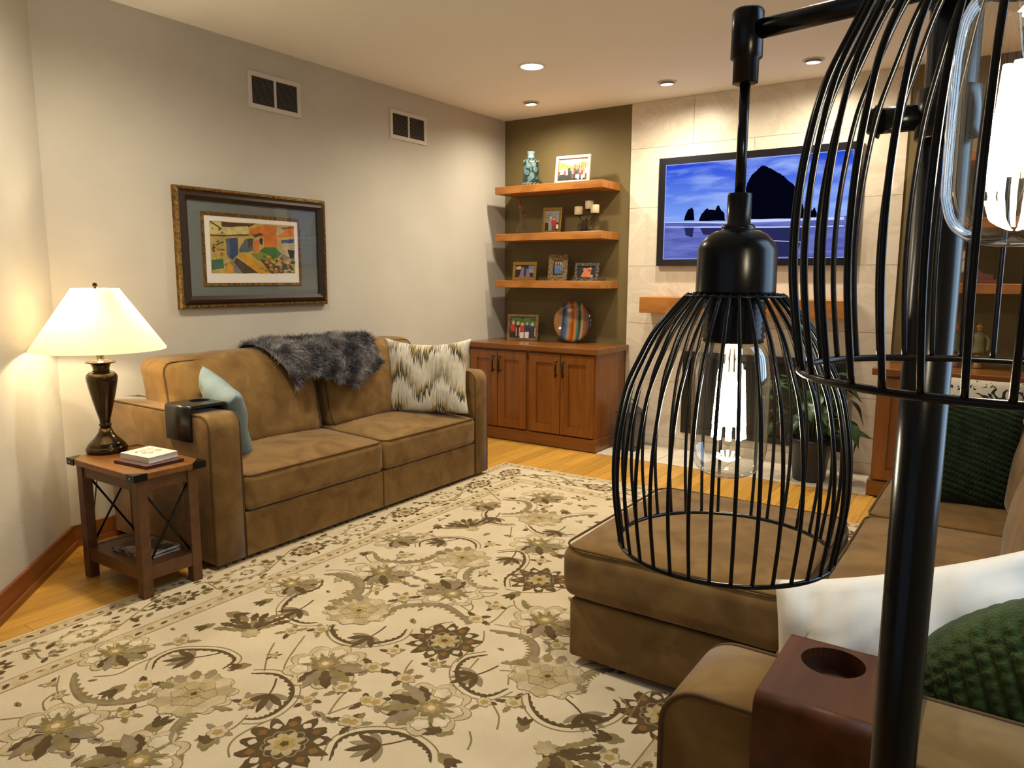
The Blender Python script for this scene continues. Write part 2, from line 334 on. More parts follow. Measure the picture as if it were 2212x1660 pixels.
# ------------------------------------------------------------------ floating shelves
def shelf(x0, x1, zt, label, h=0.054):
    o = G().rbox(x0, x1, -0.28, 0.0, zt-h, zt, 0.002, 1).build('floating_shelf', SHELFW, loc=((x0+x1)/2, -0.14, zt-h)); tag(o, label, 'shelf', 'floating wood shelves')
shelf(0.10, 1.018, 1.899, 'orange-brown floating shelf holding the turquoise bottle')
shelf(0.10, 1.018, 1.548, 'orange-brown floating shelf holding the candle holder')
shelf(0.10, 1.018, 1.197, 'orange-brown floating shelf holding three small picture frames')
shelf(2.955, 3.87, 1.899, 'topmost orange-brown floating shelf above the mantel clock')
shelf(2.955, 3.87, 1.548, 'orange-brown floating shelf next above the mantel clock')
shelf(2.955, 3.87, 1.199, 'orange-brown floating shelf holding the mantel clock')
o = G().rbox(1.285, 2.635, -0.205, -0.0125, 0.980, 1.092, 0.003, 1).build('mantel_shelf', SHELFW, loc=(1.96, -0.1, 0.98)); tag(o, 'thick orange-brown mantel beam below the television', 'mantel')
# ------------------------------------------------------------------ television
TY = -0.052
def S(cx, cy): return hit(1350+cx/3.388, 150+cy/3.388, 1, TY)
tv = thing('television', (1.983, -0.0125, 1.304), 'wide flat television on stone wall showing a sea stack at a beach', 'television')
TX0, TX1, TZ0, TZ1 = 1.336, 2.630, 1.304, 2.038
BEZ = mat('tv_bezel', (0.006, 0.006, 0.010), 0.25)
G().box(TX0+0.06, TX1-0.06, TY+0.02, -0.0125, TZ0+0.06, TZ1-0.06).build('mount', BLACKS, tv)
g = G(); bw = 0.046
g.box(TX0, TX1, TY, TY+0.028, TZ0, TZ0+bw).box(TX0, TX1, TY, TY+0.028, TZ1-bw, TZ1).box(TX0, TX0+bw, TY, TY+0.028, TZ0+bw, TZ1-bw).box(TX1-bw, TX1, TY, TY+0.028, TZ0+bw, TZ1-bw)
g.build('bezel', BEZ, tv)
ix0, ix1, iz0, iz1 = TX0+bw, TX1-bw, TZ0+bw, TZ1-bw
SKY = bpy.data.materials.new('screen_sky'); SKY.use_nodes = True; nt = SKY.node_tree; N = nt.nodes; L = nt.links; N.clear()
tc = N.new('ShaderNodeTexCoord'); sx = N.new('ShaderNodeSeparateXYZ'); L.new(tc.outputs['Object'], sx.inputs[0])
mp = N.new('ShaderNodeMapping'); mp.inputs['Scale'].default_value = (1.6, 1, 7.5); mp.inputs['Rotation'].default_value = (0, 0.12, 0); mp.inputs['Location'].default_value = (3.1, 0, 1.7); L.new(tc.outputs['Object'], mp.inputs[0])
nz = N.new('ShaderNodeTexNoise'); nz.inputs['Scale'].default_value = 1.7; nz.inputs['Detail'].default_value = 7; nz.inputs['Distortion'].default_value = 0.5; L.new(mp.outputs[0], nz.inputs['Vector'])
mr = N.new('ShaderNodeMapRange'); mr.inputs['From Min'].default_value = 0.22; mr.inputs['From Max'].default_value = 0.70; L.new(sx.outputs['Z'], mr.inputs['Value'])
sky = N.new('ShaderNodeValToRGB'); sky.color_ramp.elements[0].color = (0.22, 0.38, 0.85, 1); sky.color_ramp.elements[1].color = (0.004, 0.045, 0.62, 1); L.new(mr.outputs[0], sky.inputs[0])
cl = N.new('ShaderNodeValToRGB'); cl.color_ramp.elements[0].position = 0.44; cl.color_ramp.elements[0].color = (0, 0, 0, 1); cl.color_ramp.elements[1].position = 0.72; cl.color_ramp.elements[1].color = (0.85, 0.85, 0.85, 1); L.new(nz.outputs['Fac'], cl.inputs[0])
mx = N.new('ShaderNodeMix'); mx.data_type = 'RGBA'; mx.inputs['B'].default_value = (0.36, 0.50, 0.90, 1); L.new(cl.outputs[0], mx.inputs['Factor']); L.new(sky.outputs[0], mx.inputs['A'])
em = N.new('ShaderNodeEmission'); L.new(mx.outputs['Result'], em.inputs[0]); ou = N.new('ShaderNodeOutputMaterial'); L.new(em.outputs[0], ou.inputs[0]); em.inputs[1].default_value = 1.0
SEA = bpy.data.materials.new('screen_sand'); SEA.use_nodes = True; nt = SEA.node_tree; N = nt.nodes; L = nt.links; N.clear()
tc = N.new('ShaderNodeTexCoord'); mp = N.new('ShaderNodeMapping'); mp.inputs['Scale'].default_value = (1.5, 1, 14); L.new(tc.outputs['Object'], mp.inputs[0])
nz = N.new('ShaderNodeTexNoise'); nz.inputs['Scale'].default_value = 2.2; nz.inputs['Detail'].default_value = 6; L.new(mp.outputs[0], nz.inputs['Vector'])
cr = N.new('ShaderNodeValToRGB'); cr.color_ramp.elements[0].position = 0.3; cr.color_ramp.elements[0].color = (0.045, 0.06, 0.28, 1); cr.color_ramp.elements[1].position = 0.7; cr.color_ramp.elements[1].color = (0.16, 0.19, 0.56, 1); L.new(nz.outputs['Fac'], cr.inputs[0])
em = N.new('ShaderNodeEmission'); L.new(cr.outputs[0], em.inputs[0]); ou = N.new('ShaderNodeOutputMaterial'); L.new(em.outputs[0], ou.inputs[0])
ROCK = emission('screen_rock', (0.0008, 0.0012, 0.006), 1.0); SURF = emission('screen_surf', (0.50, 0.58, 0.95), 1.0); REFL = emission('screen_reflection', (0.018, 0.020, 0.085), 1.0); LINE = emission('screen_border', (0.40, 0.42, 0.80), 1.0)
g = G()
def sp(pts, mi, d):   # a flat area of the picture, pixels of the screen crop
    g.poly([Vector((min(ix1, max(ix0, q.x)), TY+0.012-d, min(iz1, max(iz0, q.z)))) for q in (S(a, b) for a, b in pts)], mi)
g.poly([(ix0, TY+0.012, iz0), (ix1, TY+0.012, iz0), (ix1, TY+0.012, iz1), (ix0, TY+0.012, iz1)], 0)
zh = S(900, 1100).z
g.poly([(ix0, TY+0.0115, iz0), (ix1, TY+0.0115, iz0), (ix1, TY+0.0115, zh), (ix0, TY+0.0115, zh)], 1)
def rough(pts, a=4, n=3):
    out = []
    for (p, q) in zip(pts, pts[1:]+pts[:1]):
        for k in range(n): t = k/n; out.append((p[0]+(q[0]-p[0])*t+random.uniform(-a, a), p[1]+(q[1]-p[1])*t+random.uniform(-a, a)))
    return out
sp(rough([(885, 1158), (1302, 1152), (1290, 1250), (1240, 1372), (1060, 1376), (880, 1376)], 4), 4, 0.0008)
sp([(430, 1160), (500, 1158), (490, 1230), (440, 1215)], 4, 0.0008); sp([(545, 1160), (720, 1155), (700, 1215), (570, 1210)], 4, 0.0008)
sp(rough([(288, 1118), (720, 1112), (900, 1100), (1330, 1083), (1600, 1078), (1600, 1100), (1330, 1104), (900, 1122), (720, 1126), (288, 1124)], 2), 3, 0.0011)
sp(rough([(288, 1152), (560, 1150), (900, 1150), (1420, 1146), (1600, 1142), (1600, 1150), (1420, 1155), (900, 1160), (560, 1158), (288, 1156)], 1.5), 3, 0.0012)
sp(rough([(1050, 1250), (1290, 1262), (1290, 1266), (1050, 1254)], 1), 3, 0.0013)
sp(rough([(868, 1098), (872, 930), (885, 850), (915, 785), (960, 738), (1000, 700), (1030, 706), (1080, 732), (1150, 772), (1190, 812), (1240, 852), (1275, 902), (1295, 980), (1310, 1032), (1335, 1062), (1338, 1090)], 3, 4), 2, 0.0015)
sp(rough([(427, 1106), (440, 1060), (460, 1025), (485, 1008), (498, 1030), (503, 1106)], 2), 2, 0.0015)
sp(rough([(535, 1112), (555, 1060), (595, 1015), (610, 1025), (655, 1030), (670, 1000), (685, 992), (700, 1030), (722, 1050), (730, 1106)], 2), 2, 0.0015)
sp(rough([(1330, 1086), (1340, 1045), (1370, 1030), (1385, 1005), (1400, 1045), (1418, 1080)], 2), 2, 0.0015)
for (a, b, c, d) in ((ix0, ix1, iz0, iz0+0.004), (ix0, ix1, iz1-0.004, iz1), (ix0, ix0+0.004, iz0, iz1), (ix1-0.004, ix1, iz0, iz1)):
    g.poly([(a, TY+0.0098, c), (b, TY+0.0098, c), (b, TY+0.0098, d), (a, TY+0.0098, d)], 5)
g.build('screen', [SKY, SEA, ROCK, SURF, REFL, LINE], tv, fix=False)
# ------------------------------------------------------------------ fireplace
fp = thing('fireplace_insert', (2.09, -0.02, 0.13), 'black wall fireplace insert below the mantel beam', 'fireplace')
g = G()
for p in ((1.555, 2.63, 0.130, 0.175), (1.555, 2.63, 0.67, 0.713), (1.555, 1.60, 0.175, 0.67), (2.585, 2.63, 0.175, 0.67)): g.box(p[0], p[1], -0.04, -0.0125, p[2], p[3])
g.build('frame', BLACKS, fp)
G().box(1.60, 2.585, -0.020, -0.0125, 0.175, 0.67).build('firebox_glass', mat('firebox_black_glass', (0.010, 0.009, 0.009), 0.12), fp)
# ------------------------------------------------------------------ upholstery builders
def offset_poly(pts, d):
    k = len(pts); out = []
    for i in range(k):
        p0, p1, p2 = Vector(pts[i-1]), Vector(pts[i]), Vector(pts[(i+1) % k])
        n1 = Vector(((p1-p0).y, -(p1-p0).x)).normalized(); n2 = Vector(((p2-p1).y, -(p2-p1).x)).normalized(); n = (n1+n2)
        n = n/max(0.3, n.length_squared)*2 if n.length > 1e-6 else n1
        out.append(p1-n*d)
    return out
def arm_profile(u0, u1, z0, z1, r=0.06, n=8):
    pts = [(u0, z0), (u1, z0)]
    pts += [(u1-r+r*math.sin(a), z1-r+r*math.cos(a)) for a in [math.pi/2*(1-i/n) for i in range(n+1)]]
    pts += [(u0, z1)]
    return pts
def arm_mesh(M, u0, u1, v0, v1, z0, z1, r=0.06):
    prof = arm_profile(u0, u1, z0, z1, r); g = G(); k = len(prof); rings = []
    for v, d in ((v0, 0.013), (v0+0.003, 0.006), (v0+0.011, 0.0), (v1-0.011, 0.0), (v1-0.003, 0.006), (v1, 0.013)):
        rings.append([M(p.x, v, p.y) for p in offset_poly(prof, d)])
    vs_ = [p for rg in rings for p in rg]; fs_ = []
    for i in range(len(rings)-1):
        for j in range(k): fs_.append((i*k+j, i*k+(j+1) % k, (i+1)*k+(j+1) % k, (i+1)*k+j))
    fs_ += [tuple(range(k)), tuple(range((len(rings)-1)*k, len(rings)*k))]
    g.add(vs_, fs_, 0, True)
    w = G()
    for v in (v0+0.003, v1-0.003):
        w.tube([M(p.x, v, p.y) for p in offset_poly(prof, 0.003)][1:], 0.0036, 6)
    return g, w
def seat_cushion(M, u0, u1, v0, v1, z0, z1, parent, seed, crown=0.032, folds=(), rise=0.0):
    hu, hv, hz = (u1-u0)/2, (v1-v0)/2, (z1-z0)/2; c = Vector(((u0+u1)/2, (v0+v1)/2, (z0+z1)/2))
    vs_, fs_ = cushion(hu, hv, hz, 0.035, crown, 46, wr=0.004, seed=seed)
    for p in vs_:
        if p.z > 0: p.z += rise*(0.5-0.5*p.x/hu)
        if p.z > 0:
            for (fu, fv, au, av, ln, dep) in folds:
                q = Vector((p.x-fu, p.y-fv)); s = q.x*au+q.y*av; d = -q.x*av+q.y*au
                if abs(s) < ln: p.z -= dep*math.exp(-(d/0.010)**2)*(1-(s/ln)**2)
    g = G().add([M(*(p+c)) for p in vs_], fs_, 0, True); o = g.build('seat_cushion', SUEDE, parent)
    loop = []
    a, b, r = hu-0.006, hv-0.006, 0.04
    for (sx_, sy_, a0) in ((1, 1, 0), (-1, 1, 90), (-1, -1, 180), (1, -1, 270)):
        for t in range(0, 91, 30): ang = math.radians(a0+t); qx = sx_*(a-r)+r*math.cos(ang); loop.append((qx, sy_*(b-r)+r*math.sin(ang), hz-0.006+rise*(0.5-0.5*qx/hu)))
    G().tube([M(*(Vector(p)+c)) for p in loop], 0.0038, 6, closed=True).build('welt', WELT, o)
    return o
def back_cushion(M, uc, v0, v1, z0, z1, parent, seed, th=0.10, lean=0.22, bulge=0.05):
    hv, hz = (v1-v0)/2, (z1-z0)/2; vc, zc = (v0+v1)/2, (z0+z1)/2
    vs_, fs_ = cushion(th, hv, hz, 0.05, 0.012, 20, bulge=bulge, wr=0.007, seed=seed)
    f = lambda p: M(uc+p.x-lean*p.z, vc+p.y, zc+p.z)
    o = G().add([f(p) for p in vs_], fs_, 0, True).build('back_cushion', SUEDE, parent)
    loop = []; a, b, r = hv-0.012, hz-0.010, 0.05
    for (sx_, sy_, a0) in ((1, 1, 0), (-1, 1, 90), (-1, -1, 180), (1, -1, 270)):
        for t in range(0, 91, 30): ang = math.radians(a0+t); loop.append(Vector((th-0.008, sx_*(a-r)+r*math.cos(ang), sy_*(b-r)+r*math.sin(ang))))
    G().tube([f(p) for p in loop], 0.0038, 6, closed=True).build('welt', WELT, o)
    return o
def sofa(name, M, base, label, arms, seats, backs, u_front, u_back, z_arm, z_base=0.22, z_seat=0.385, v_all=None, zc=0.018, folds=None, zb=0.845, lift=0.0, rise=0.0):
    t = thing(name, base, label, 'sofa')
    for (v0, v1) in arms:
        g, w = arm_mesh(M, u_back, u_front, v0, v1, zc, z_arm); a = g.build('arm', SUEDE, t); w.build('welt', WELT, a)
    v0, v1 = v_all
    G().add(*boxM(M, u_back, u_back+0.13, v0, v1, zc+0.02, 0.63)).build('back_frame', SUEDE, t)
    for i, (a, b) in enumerate(seats):
        G().add(*boxM(M, u_back+0.13, u_front-0.004, a+0.002, b-0.002, zc, z_base)).build('base_panel', SUEDE, t)
        seat_cushion(M, u_back+0.20, u_front+0.012, a, b, z_base+0.002, z_seat, t, i*5+1, folds=(folds or {}).get(i, ()), rise=rise)
    for i, (a, b) in enumerate(backs): back_cushion(M, u_back+0.245, a, b, z_seat+0.008, zb, t, i*3+2)
    for v in (v0-0.05, v1+0.05):
        for u in (u_back+0.10, u_front-0.09):
            G().add(*boxM(M, u-0.03, u+0.03, v-0.03, v+0.03, 0.0 if u < 0.6 else lift, zc+0.004)).build('foot', BLACKS, t)
    G().add(*boxM(M, u_back+0.14, u_front-0.05, v0+0.01, v1-0.01, lift, zc)).build('toe_kick', BLACKS, t)
    return t
def boxM(M, u0, u1, v0, v1, z0, z1):
    return [M(u, v, z) for z in (z0, z1) for v in (v0, v1) for u in (u0, u1)], [(0, 2, 3, 1), (4, 5, 7, 6), (0, 1, 5, 4), (2, 6, 7, 3), (0, 4, 6, 2), (1, 3, 7, 5)]
ML = lambda u, v, z: Vector((u, v, z))
SOFA = sofa('sofa', ML, (0.42, -2.32, 0), 'tan suede two-seat sofa against the wall under the painting', [(-3.272, -3.122), (-1.492, -1.366)],
     [(-3.118, -2.284), (-2.280, -1.496)], [(-3.175, -2.315), (-2.262, -1.50)], 0.82, 0.03, 0.66, v_all=(-3.122, -1.492), lift=0.0115, zc=0.03, rise=0.022,
     folds={0: ((0.02, 0.12, 0.6, 0.8, 0.16, 0.008), (0.06, 0.22, 0.5, 0.86, 0.14, 0.007), (-0.08, -0.15, 0.35, 0.93, 0.17, 0.006), (0.1, 0.0, 0.8, 0.6, 0.1, 0.005)), 1: ((0.0, -0.05, 0.35, 0.93, 0.2, 0.006), (-0.08, 0.12, 0.3, 0.95, 0.15, 0.006))})
XB = 3.90
MR = lambda u, v, z: Vector((XB-u, v, z))
SECT = sofa('sectional_sofa', MR, (3.5, -2.75, 0), 'tan suede sectional sofa facing the other sofa, with ottoman in front', [(-4.088, -3.915), (-1.545, -1.40)],
     [(-3.911, -3.02), (-3.016, -2.205), (-2.201, -1.549)], [(-3.62, -3.03), (-3.01, -2.215), (-2.19, -1.60)], 0.805, 0.0, 0.665, v_all=(-3.915, -1.545), lift=0.0115, zc=0.03, z_seat=0.40)
ot = thing('ottoman', (2.72, -2.70, 0), 'square tan suede ottoman on the rug', 'ottoman')
G().rbox(2.378, 3.045, -3.075, -2.315, 0.035, 0.226, 0.012, 3).build('base_panel', SUEDE, ot)
vs_, fs_ = cushion(0.353, 0.402, 0.089, 0.05, 0.022, 24, wr=0.003, seed=4)
oc = G().add([p+Vector((2.704, -2.697, 0.318)) for p in vs_], fs_, 0, True).build('cushion', SUEDE, ot)
loop = []
for (sx_, sy_, a0) in ((1, 1, 0), (-1, 1, 90), (-1, -1, 180), (1, -1, 270)):
    for q in range(0, 91, 15): an = math.radians(a0+q); loop.append((2.704+sx_*0.285+0.06*math.cos(an), -2.697+sy_*0.334+0.06*math.sin(an), 0.399))
G().tube(loop, 0.0038, 6, closed=True).build('welt', WELT, oc)
for x in (2.46, 2.98):
    for y in (-3.0, -2.39): G().box(x-0.03, x+0.03, y-0.03, y+0.03, 0.0115, 0.036).build('foot', BLACKS, ot)
# ------------------------------------------------------------------ arm-top cup holders
def saddle(M, u0, u1, v0, v1, zt, drop, hole, m, name, label, mi_r=0.013, th=0.012):
    # folded board over the arm; M maps (u along arm, v across, z)
    t = thing(name, M((u0+u1)/2, (v0+v1)/2, zt-th), label, 'cup holder')
    prof = [(v0, zt-drop), (v0, zt-mi_r)]+[(v0+mi_r-mi_r*math.cos(a), zt-mi_r+mi_r*math.sin(a)) for a in [math.pi/2*i/6 for i in range(1, 7)]]
    hc, hr = hole; n = 32
    # side aprons with rounded shoulders
    for sgn in (0, 1):
        pr_ = prof if sgn == 0 else [(v0+v1-a, b) for a, b in prof]
        inn = [(min(max(a, v0+th), v1-th), b if i < 2 else b-th*(i-1)/6) for i, (a, b) in enumerate(pr_)]
        vs_ = []
        for u in (u0, u1): vs_ += [M(u, a, b) for a, b in pr_]+[M(u, a, b) for a, b in inn]
        k = len(pr_); fs_ = []
        for i in range(k-1):
            fs_ += [(i, i+1, 2*k+i+1, 2*k+i), (k+i, k+i+1, 3*k+i+1, 3*k+i), (i, i+1, k+i+1, k+i), (2*k+i, 2*k+i+1, 3*k+i+1, 3*k+i)]
        fs_ += [(0, k, 3*k, 2*k), (k-1, 2*k-1, 4*k-1, 3*k-1)]
        G().add(vs_, fs_, 0, True).build('apron', m, t)
    a0, a1 = v0+mi_r, v1-mi_r
    g = G(); uc, vc = hc
    outer = []
    for i in range(n):
        an = 2*math.pi*(i+0.5)/n; c_, s_ = math.cos(an), math.sin(an)
        k = min((((u1-uc) if c_ > 0 else (uc-u0))/abs(c_)) if abs(c_) > 1e-6 else 9, (((a1-vc) if s_ > 0 else (vc-a0))/abs(s_)) if abs(s_) > 1e-6 else 9)
        outer.append((uc+c_*k, vc+s_*k))
    for cu, cv in ((u0, a0), (u0, a1), (u1, a0), (u1, a1)):   # snap the nearest ring point onto each corner
        j = min(range(n), key=lambda i: (outer[i][0]-cu)**2+(outer[i][1]-cv)**2); outer[j] = (cu, cv)
    inner = [(uc+hr*math.cos(2*math.pi*(i+0.5)/n), vc+hr*math.sin(2*math.pi*(i+0.5)/n)) for i in range(n)]
    vs_ = [M(a, b, zt) for a, b in outer]+[M(a, b, zt) for a, b in inner]+[M(a, b, zt-th) for a, b in outer]+[M(a, b, zt-th) for a, b in inner]
    fs_ = []
    for i in range(n):
        j = (i+1) % n; fs_ += [(i, j, n+j, n+i), (2*n+i, 2*n+j, 3*n+j, 3*n+i), (i, j, 2*n+j, 2*n+i), (n+i, n+j, 3*n+j, 3*n+i)]
    top = g.add(vs_, fs_).build('top_board', m, t)
    return t, top
REDWOOD = mat('redbrown_varnished_wood', (0.095, 0.026, 0.005), 0.48, var=(0.050, 0.012, 0.003), scale=3, detail=7, stretch=(8, 1, 8), spec=0.22)
t, top = saddle(lambda u, v, z: Vector((u, v, z)), 3.228, 3.40, -4.104, -3.895, 0.700, 0.30, ((3.296, -3.962), 0.0415), REDWOOD, 'cup_holder', 'red-brown varnished wood cup holder over the sectional arm', 0.018, 0.014)
G().lathe([(0.0415, 0.700), (0.0415, 0.6665)], (3.296, -3.962, 0), 32, cap=False).lathe([(0.0001, 0.6672), (0.0415, 0.6672)], (3.296, -3.962, 0), 32, cap=False).build('cup_well', mat('cup_well_wood', (0.05, 0.016, 0.006), 0.4), t, fix=False)
t, top = saddle(lambda u, v, z: Vector((u, v, z)), 0.540, 0.712, -3.288, -3.106, 0.694, 0.150, ((0.600, -3.165), 0.042), BLACKS, 'cup_holder', 'black cup holder over the sofa arm beside the side table', 0.014, 0.012)
G().lathe([(0.042, 0.694), (0.042, 0.663)], (0.600, -3.165, 0), 32, cap=False).lathe([(0.0001, 0.6635), (0.042, 0.6635)], (0.600, -3.165, 0), 32, cap=False).build('cup_well', BLACKS, t, fix=False)
# ------------------------------------------------------------------ throw pillows
def pillow(name, centre, right, up, w, h, T, m, label, n=26, rib=None, pinch=0.05, sag=0.0, skewl=0.0, rnd=0.0, pinchb=None, mfront=None, seed=0, group=None, wr=0.004, squash=0.0):
    right = Vector(right).normalized(); up = Vector(up); up = (up-right*up.dot(right)).normalized(); nrm = up.cross(right)   # front = -nrm, towards the viewer
    g = G(); idx = {}; vs_ = []; fs_ = []; mi = []
    for side in (-1, 1):
        for i in range(n+1):
            for j in range(n+1):
                u = -1+2*i/n; v = -1+2*j/n
                u = math.copysign(abs(u)**0.9, u); v = math.copysign(abs(v)**0.9, v)
                x = u*w/2*(1-pinch*(1-v*v)); z = v*h/2*(1-(pinch if v > 0 or pinchb is None else pinchb)*(1-u*u))
                if rnd: x *= 1-rnd*u*u*v*v; z *= 1-rnd*u*u*v*v
                e = max(0.0, (1-u**4)*(1-v**4))**0.5
                th = T/2*e*(1.0-squash*v)
                p = Vector((x, side*th, z))
                edge = min(1.0, e*1.6)
                if wr:
                    q = Vector((x*9+seed, side*2.0, z*9)); p.y += side*edge*wr*noise.noise(q)*1.8
                    p.y += side*(1-abs(noise.noise(Vector((x*14+seed, z*14, side)))))**6*-wr*0.7*edge
                if rib:
                    per, amp, ang, bp = rib; ca, sa = math.cos(ang), math.sin(ang); a = x*ca+z*sa; b = -x*sa+z*ca
                    b += 0.006*noise.noise(Vector((x*12, z*12, seed))); row = math.floor(b/per)
                    k = abs(math.sin(math.pi*b/per)); kb = abs(math.sin(math.pi*(a/bp+0.5*(row % 2))))
                    p.y += side*amp*(k**0.6)*(0.55+0.45*kb)*(0.4+0.6*edge)
                if skewl and u < 0: p.x += skewl*v*(-u)
                if sag: p.z -= sag*(1-u*u)*(0.5+0.5*v)
                key = (i, j) if i in (0, n) or j in (0, n) else (i, j, side)
                if key in idx and len(key) == 2: continue
                idx[key] = len(vs_); vs_.append(p)
        for i in range(n):
            for j in range(n):
                ks = []
                for a, b in ((i, j), (i+1, j), (i+1, j+1), (i, j+1)):
                    ks.append(idx[(a, b) if a in (0, n) or b in (0, n) else (a, b, side)])
                fs_.append(tuple(ks) if side < 0 else tuple(ks[::-1])); mi.append(0 if side < 0 else 1)
    b = len(g.v); g.v += [tuple(p) for p in vs_]; g.f += fs_; g.m += mi; g.sm += [True]*len(fs_)
    me = g.mesh(name, [mfront or m, m], fix=False); o = bpy.data.objects.new(name, me); COL.objects.link(o)
    mw = Matrix(((right.x, nrm.x, up.x, centre[0]), (right.y, nrm.y, up.y, centre[1]), (right.z, nrm.z, up.z, centre[2]), (0, 0, 0, 1)))
    o.matrix_world = mw
    return tag(o, label, 'pillow', group)
from mathutils.bvhtree import BVHTree
def solid(o):
    m = o.matrix_world if o.parent is None else Matrix.Translation(wloc(o))
    return BVHTree.FromPolygons([m @ v.co for v in o.data.vertices], [tuple(p.vertices) for p in o.data.polygons])
def settle(o, against, passes=2):
    # a soft pillow flattens where it presses into cushions, arms and other pillows
    m = o.matrix_world; mi_ = m.inverted(); trees = []
    for a in against:
        trees += [solid(c) for c in a.children if c.name.split('.')[0] in ('arm', 'back_cushion', 'seat_cushion', 'back_frame')] if a.type == 'EMPTY' else [solid(a)]
    for _ in range(passes):
        for v in o.data.vertices:
            p = m @ v.co
            for t in trees:
                q, n_, i_, d_ = t.find_nearest(p, 0.25)
                if q is not None and (p-q).dot(n_) < -0.003: p = q-n_*0.003
            v.co = mi_ @ p
    o.data.update(); return o
def chevron_ikat():
    m = bpy.data.materials.new('ikat_fabric'); m.use_nodes = True; nt = m.node_tree; N = nt.nodes; L = nt.links; b = N['Principled BSDF']; b.inputs['Roughness'].default_value = 0.85
    tc = N.new('ShaderNodeTexCoord'); s = N.new('ShaderNodeSeparateXYZ'); L.new(tc.outputs['Object'], s.inputs[0])
    def math_(op, a, bb=None):
        n_ = N.new('ShaderNodeMath'); n_.operation = op
        for i, x in enumerate((a, bb)):
            if x is None: continue
            if isinstance(x, (int, float)): n_.inputs[i].default_value = x
            else: L.new(x, n_.inputs[i])
        return n_.outputs[0]
    mp = N.new('ShaderNodeMapping'); mp.inputs['Scale'].default_value = (150, 0, 5.0); L.new(tc.outputs['Object'], mp.inputs[0])
    nz = N.new('ShaderNodeTexNoise'); nz.inputs['Scale'].default_value = 1.0; nz.inputs['Detail'].default_value = 1; L.new(mp.outputs[0], nz.inputs['Vector'])
    rag = math_('MULTIPLY', math_('SUBTRACT', nz.outputs['Fac'], 0.5), 0.27)
    tri = math_('PINGPONG', math_('ADD', s.outputs['X'], 1.0+0.02), 0.125)
    zz = math_('ADD', math_('ADD', s.outputs['Z'], rag), math_('MULTIPLY', tri, -1.15))
    fr = math_('FRACT', math_('DIVIDE', math_('ADD', zz, 2.055), 0.205))
    cr = N.new('ShaderNodeValToRGB'); cr.color_ramp.interpolation = 'LINEAR'
    stops = [(0.0, (0.62, 0.58, 0.47)), (0.26, (0.66, 0.60, 0.48)), (0.31, (0.020, 0.028, 0.030)), (0.44, (0.035, 0.045, 0.045)), (0.49, (0.20, 0.13, 0.03)), (0.63, (0.34, 0.23, 0.07)), (0.72, (0.60, 0.55, 0.43)), (0.88, (0.40, 0.44, 0.40)), (1.0, (0.62, 0.58, 0.47))]
    while len(cr.color_ramp.elements) < len(stops): cr.color_ramp.elements.new(0.5)
    for e, (p, c) in zip(cr.color_ramp.elements, stops): e.position = p; e.color = (*c, 1)
    L.new(fr, cr.inputs[0])
    n3 = N.new('ShaderNodeTexNoise'); n3.inputs['Scale'].default_value = 7; L.new(tc.outputs['Object'], n3.inputs['Vector'])
    fade = N.new('ShaderNodeMapRange'); fade.inputs['From Min'].default_value = 0.45; fade.inputs['From Max'].default_value = 0.62; fade.inputs['To Max'].default_value = 0.5; L.new(n3.outputs['Fac'], fade.inputs[0])
    mx = N.new('ShaderNodeMix'); mx.data_type = 'RGBA'; mx.inputs['B'].default_value = (0.62, 0.58, 0.47, 1); L.new(cr.outputs[0], mx.inputs['A']); L.new(fade.outputs[0], mx.inputs['Factor']); L.new(mx.outputs['Result'], b.inputs['Base Color'])
    return m
IKAT = chevron_ikat(); ZIK = 0.430
p1 = hit(826, 886, 2, ZIK); p2 = hit(1010, 890, 2, ZIK)
d = (p2-p1); d.z = 0; dn = d.normalized(); nb = Vector((-dn.y, dn.x, 0))   # points away from the camera
up = Vector((0, 0, 1))+nb*0.25
settle(pillow('throw_pillow', (p1+p2)/2+up.normalized()*0.214, dn, up, d.length+0.015, 0.450, 0.13, IKAT, 'cream ikat zigzag pillow in the sofa corner', pinch=0.10, pinchb=0.0, sag=0.02, n=40), [SOFA])
BLUE = mat('pale_blue_linen', (0.215, 0.285, 0.305), 0.9, var=(0.18, 0.245, 0.27), scale=12, bump=0.2, bscale=300)
settle(pillow('throw_pillow', (0.505, -2.975, 0.588), (0.93, -0.08, -0.36), (0.27, -0.34, 0.90), 0.31, 0.40, 0.125, BLUE, 'pale blue pillow leaning on the sofa arm', wr=0.008, seed=3, pinch=0.09), [SOFA])
GREEN = mat('green_chenille', (0.052, 0.078, 0.020), 0.95, var=(0.028, 0.046, 0.013), scale=30, bump=0.5, bscale=220, sheen=0.12, spec=0.1)
GREEN2 = mat('dark_green_chenille', (0.022, 0.040, 0.016), 0.95, var=(0.011, 0.022, 0.009), scale=30, bump=0.8, bscale=160, sheen=0.10, spec=0.1)
WHITEF = mat('white_cotton', (0.72, 0.68, 0.60), 0.9, bump=0.02, bscale=400)
def spots(name, base, dark, scale, th):
    m = mat(name, base, 0.9); nt = m.node_tree; N = nt.nodes; L = nt.links
    tc = N.new('ShaderNodeTexCoord'); v = N.new('ShaderNodeTexNoise'); v.inputs['Scale'].default_value = scale; v.inputs['Detail'].default_value = 2; v.inputs['Distortion'].default_value = 2.0; L.new(tc.outputs['Object'], v.inputs['Vector'])
    cr = N.new('ShaderNodeValToRGB'); cr.color_ramp.interpolation = 'CONSTANT'; cr.color_ramp.elements[0].color = (*base, 1); cr.color_ramp.elements[1].color = (*dark, 1); cr.color_ramp.elements[1].position = th
    L.new(v.outputs['Fac'], cr.inputs[0]); L.new(cr.outputs[0], N['Principled BSDF'].inputs['Base Color']); return m
WHITEB = spots('white_black_print', (0.62, 0.56, 0.45), (0.016, 0.018, 0.010), 17, 0.585)
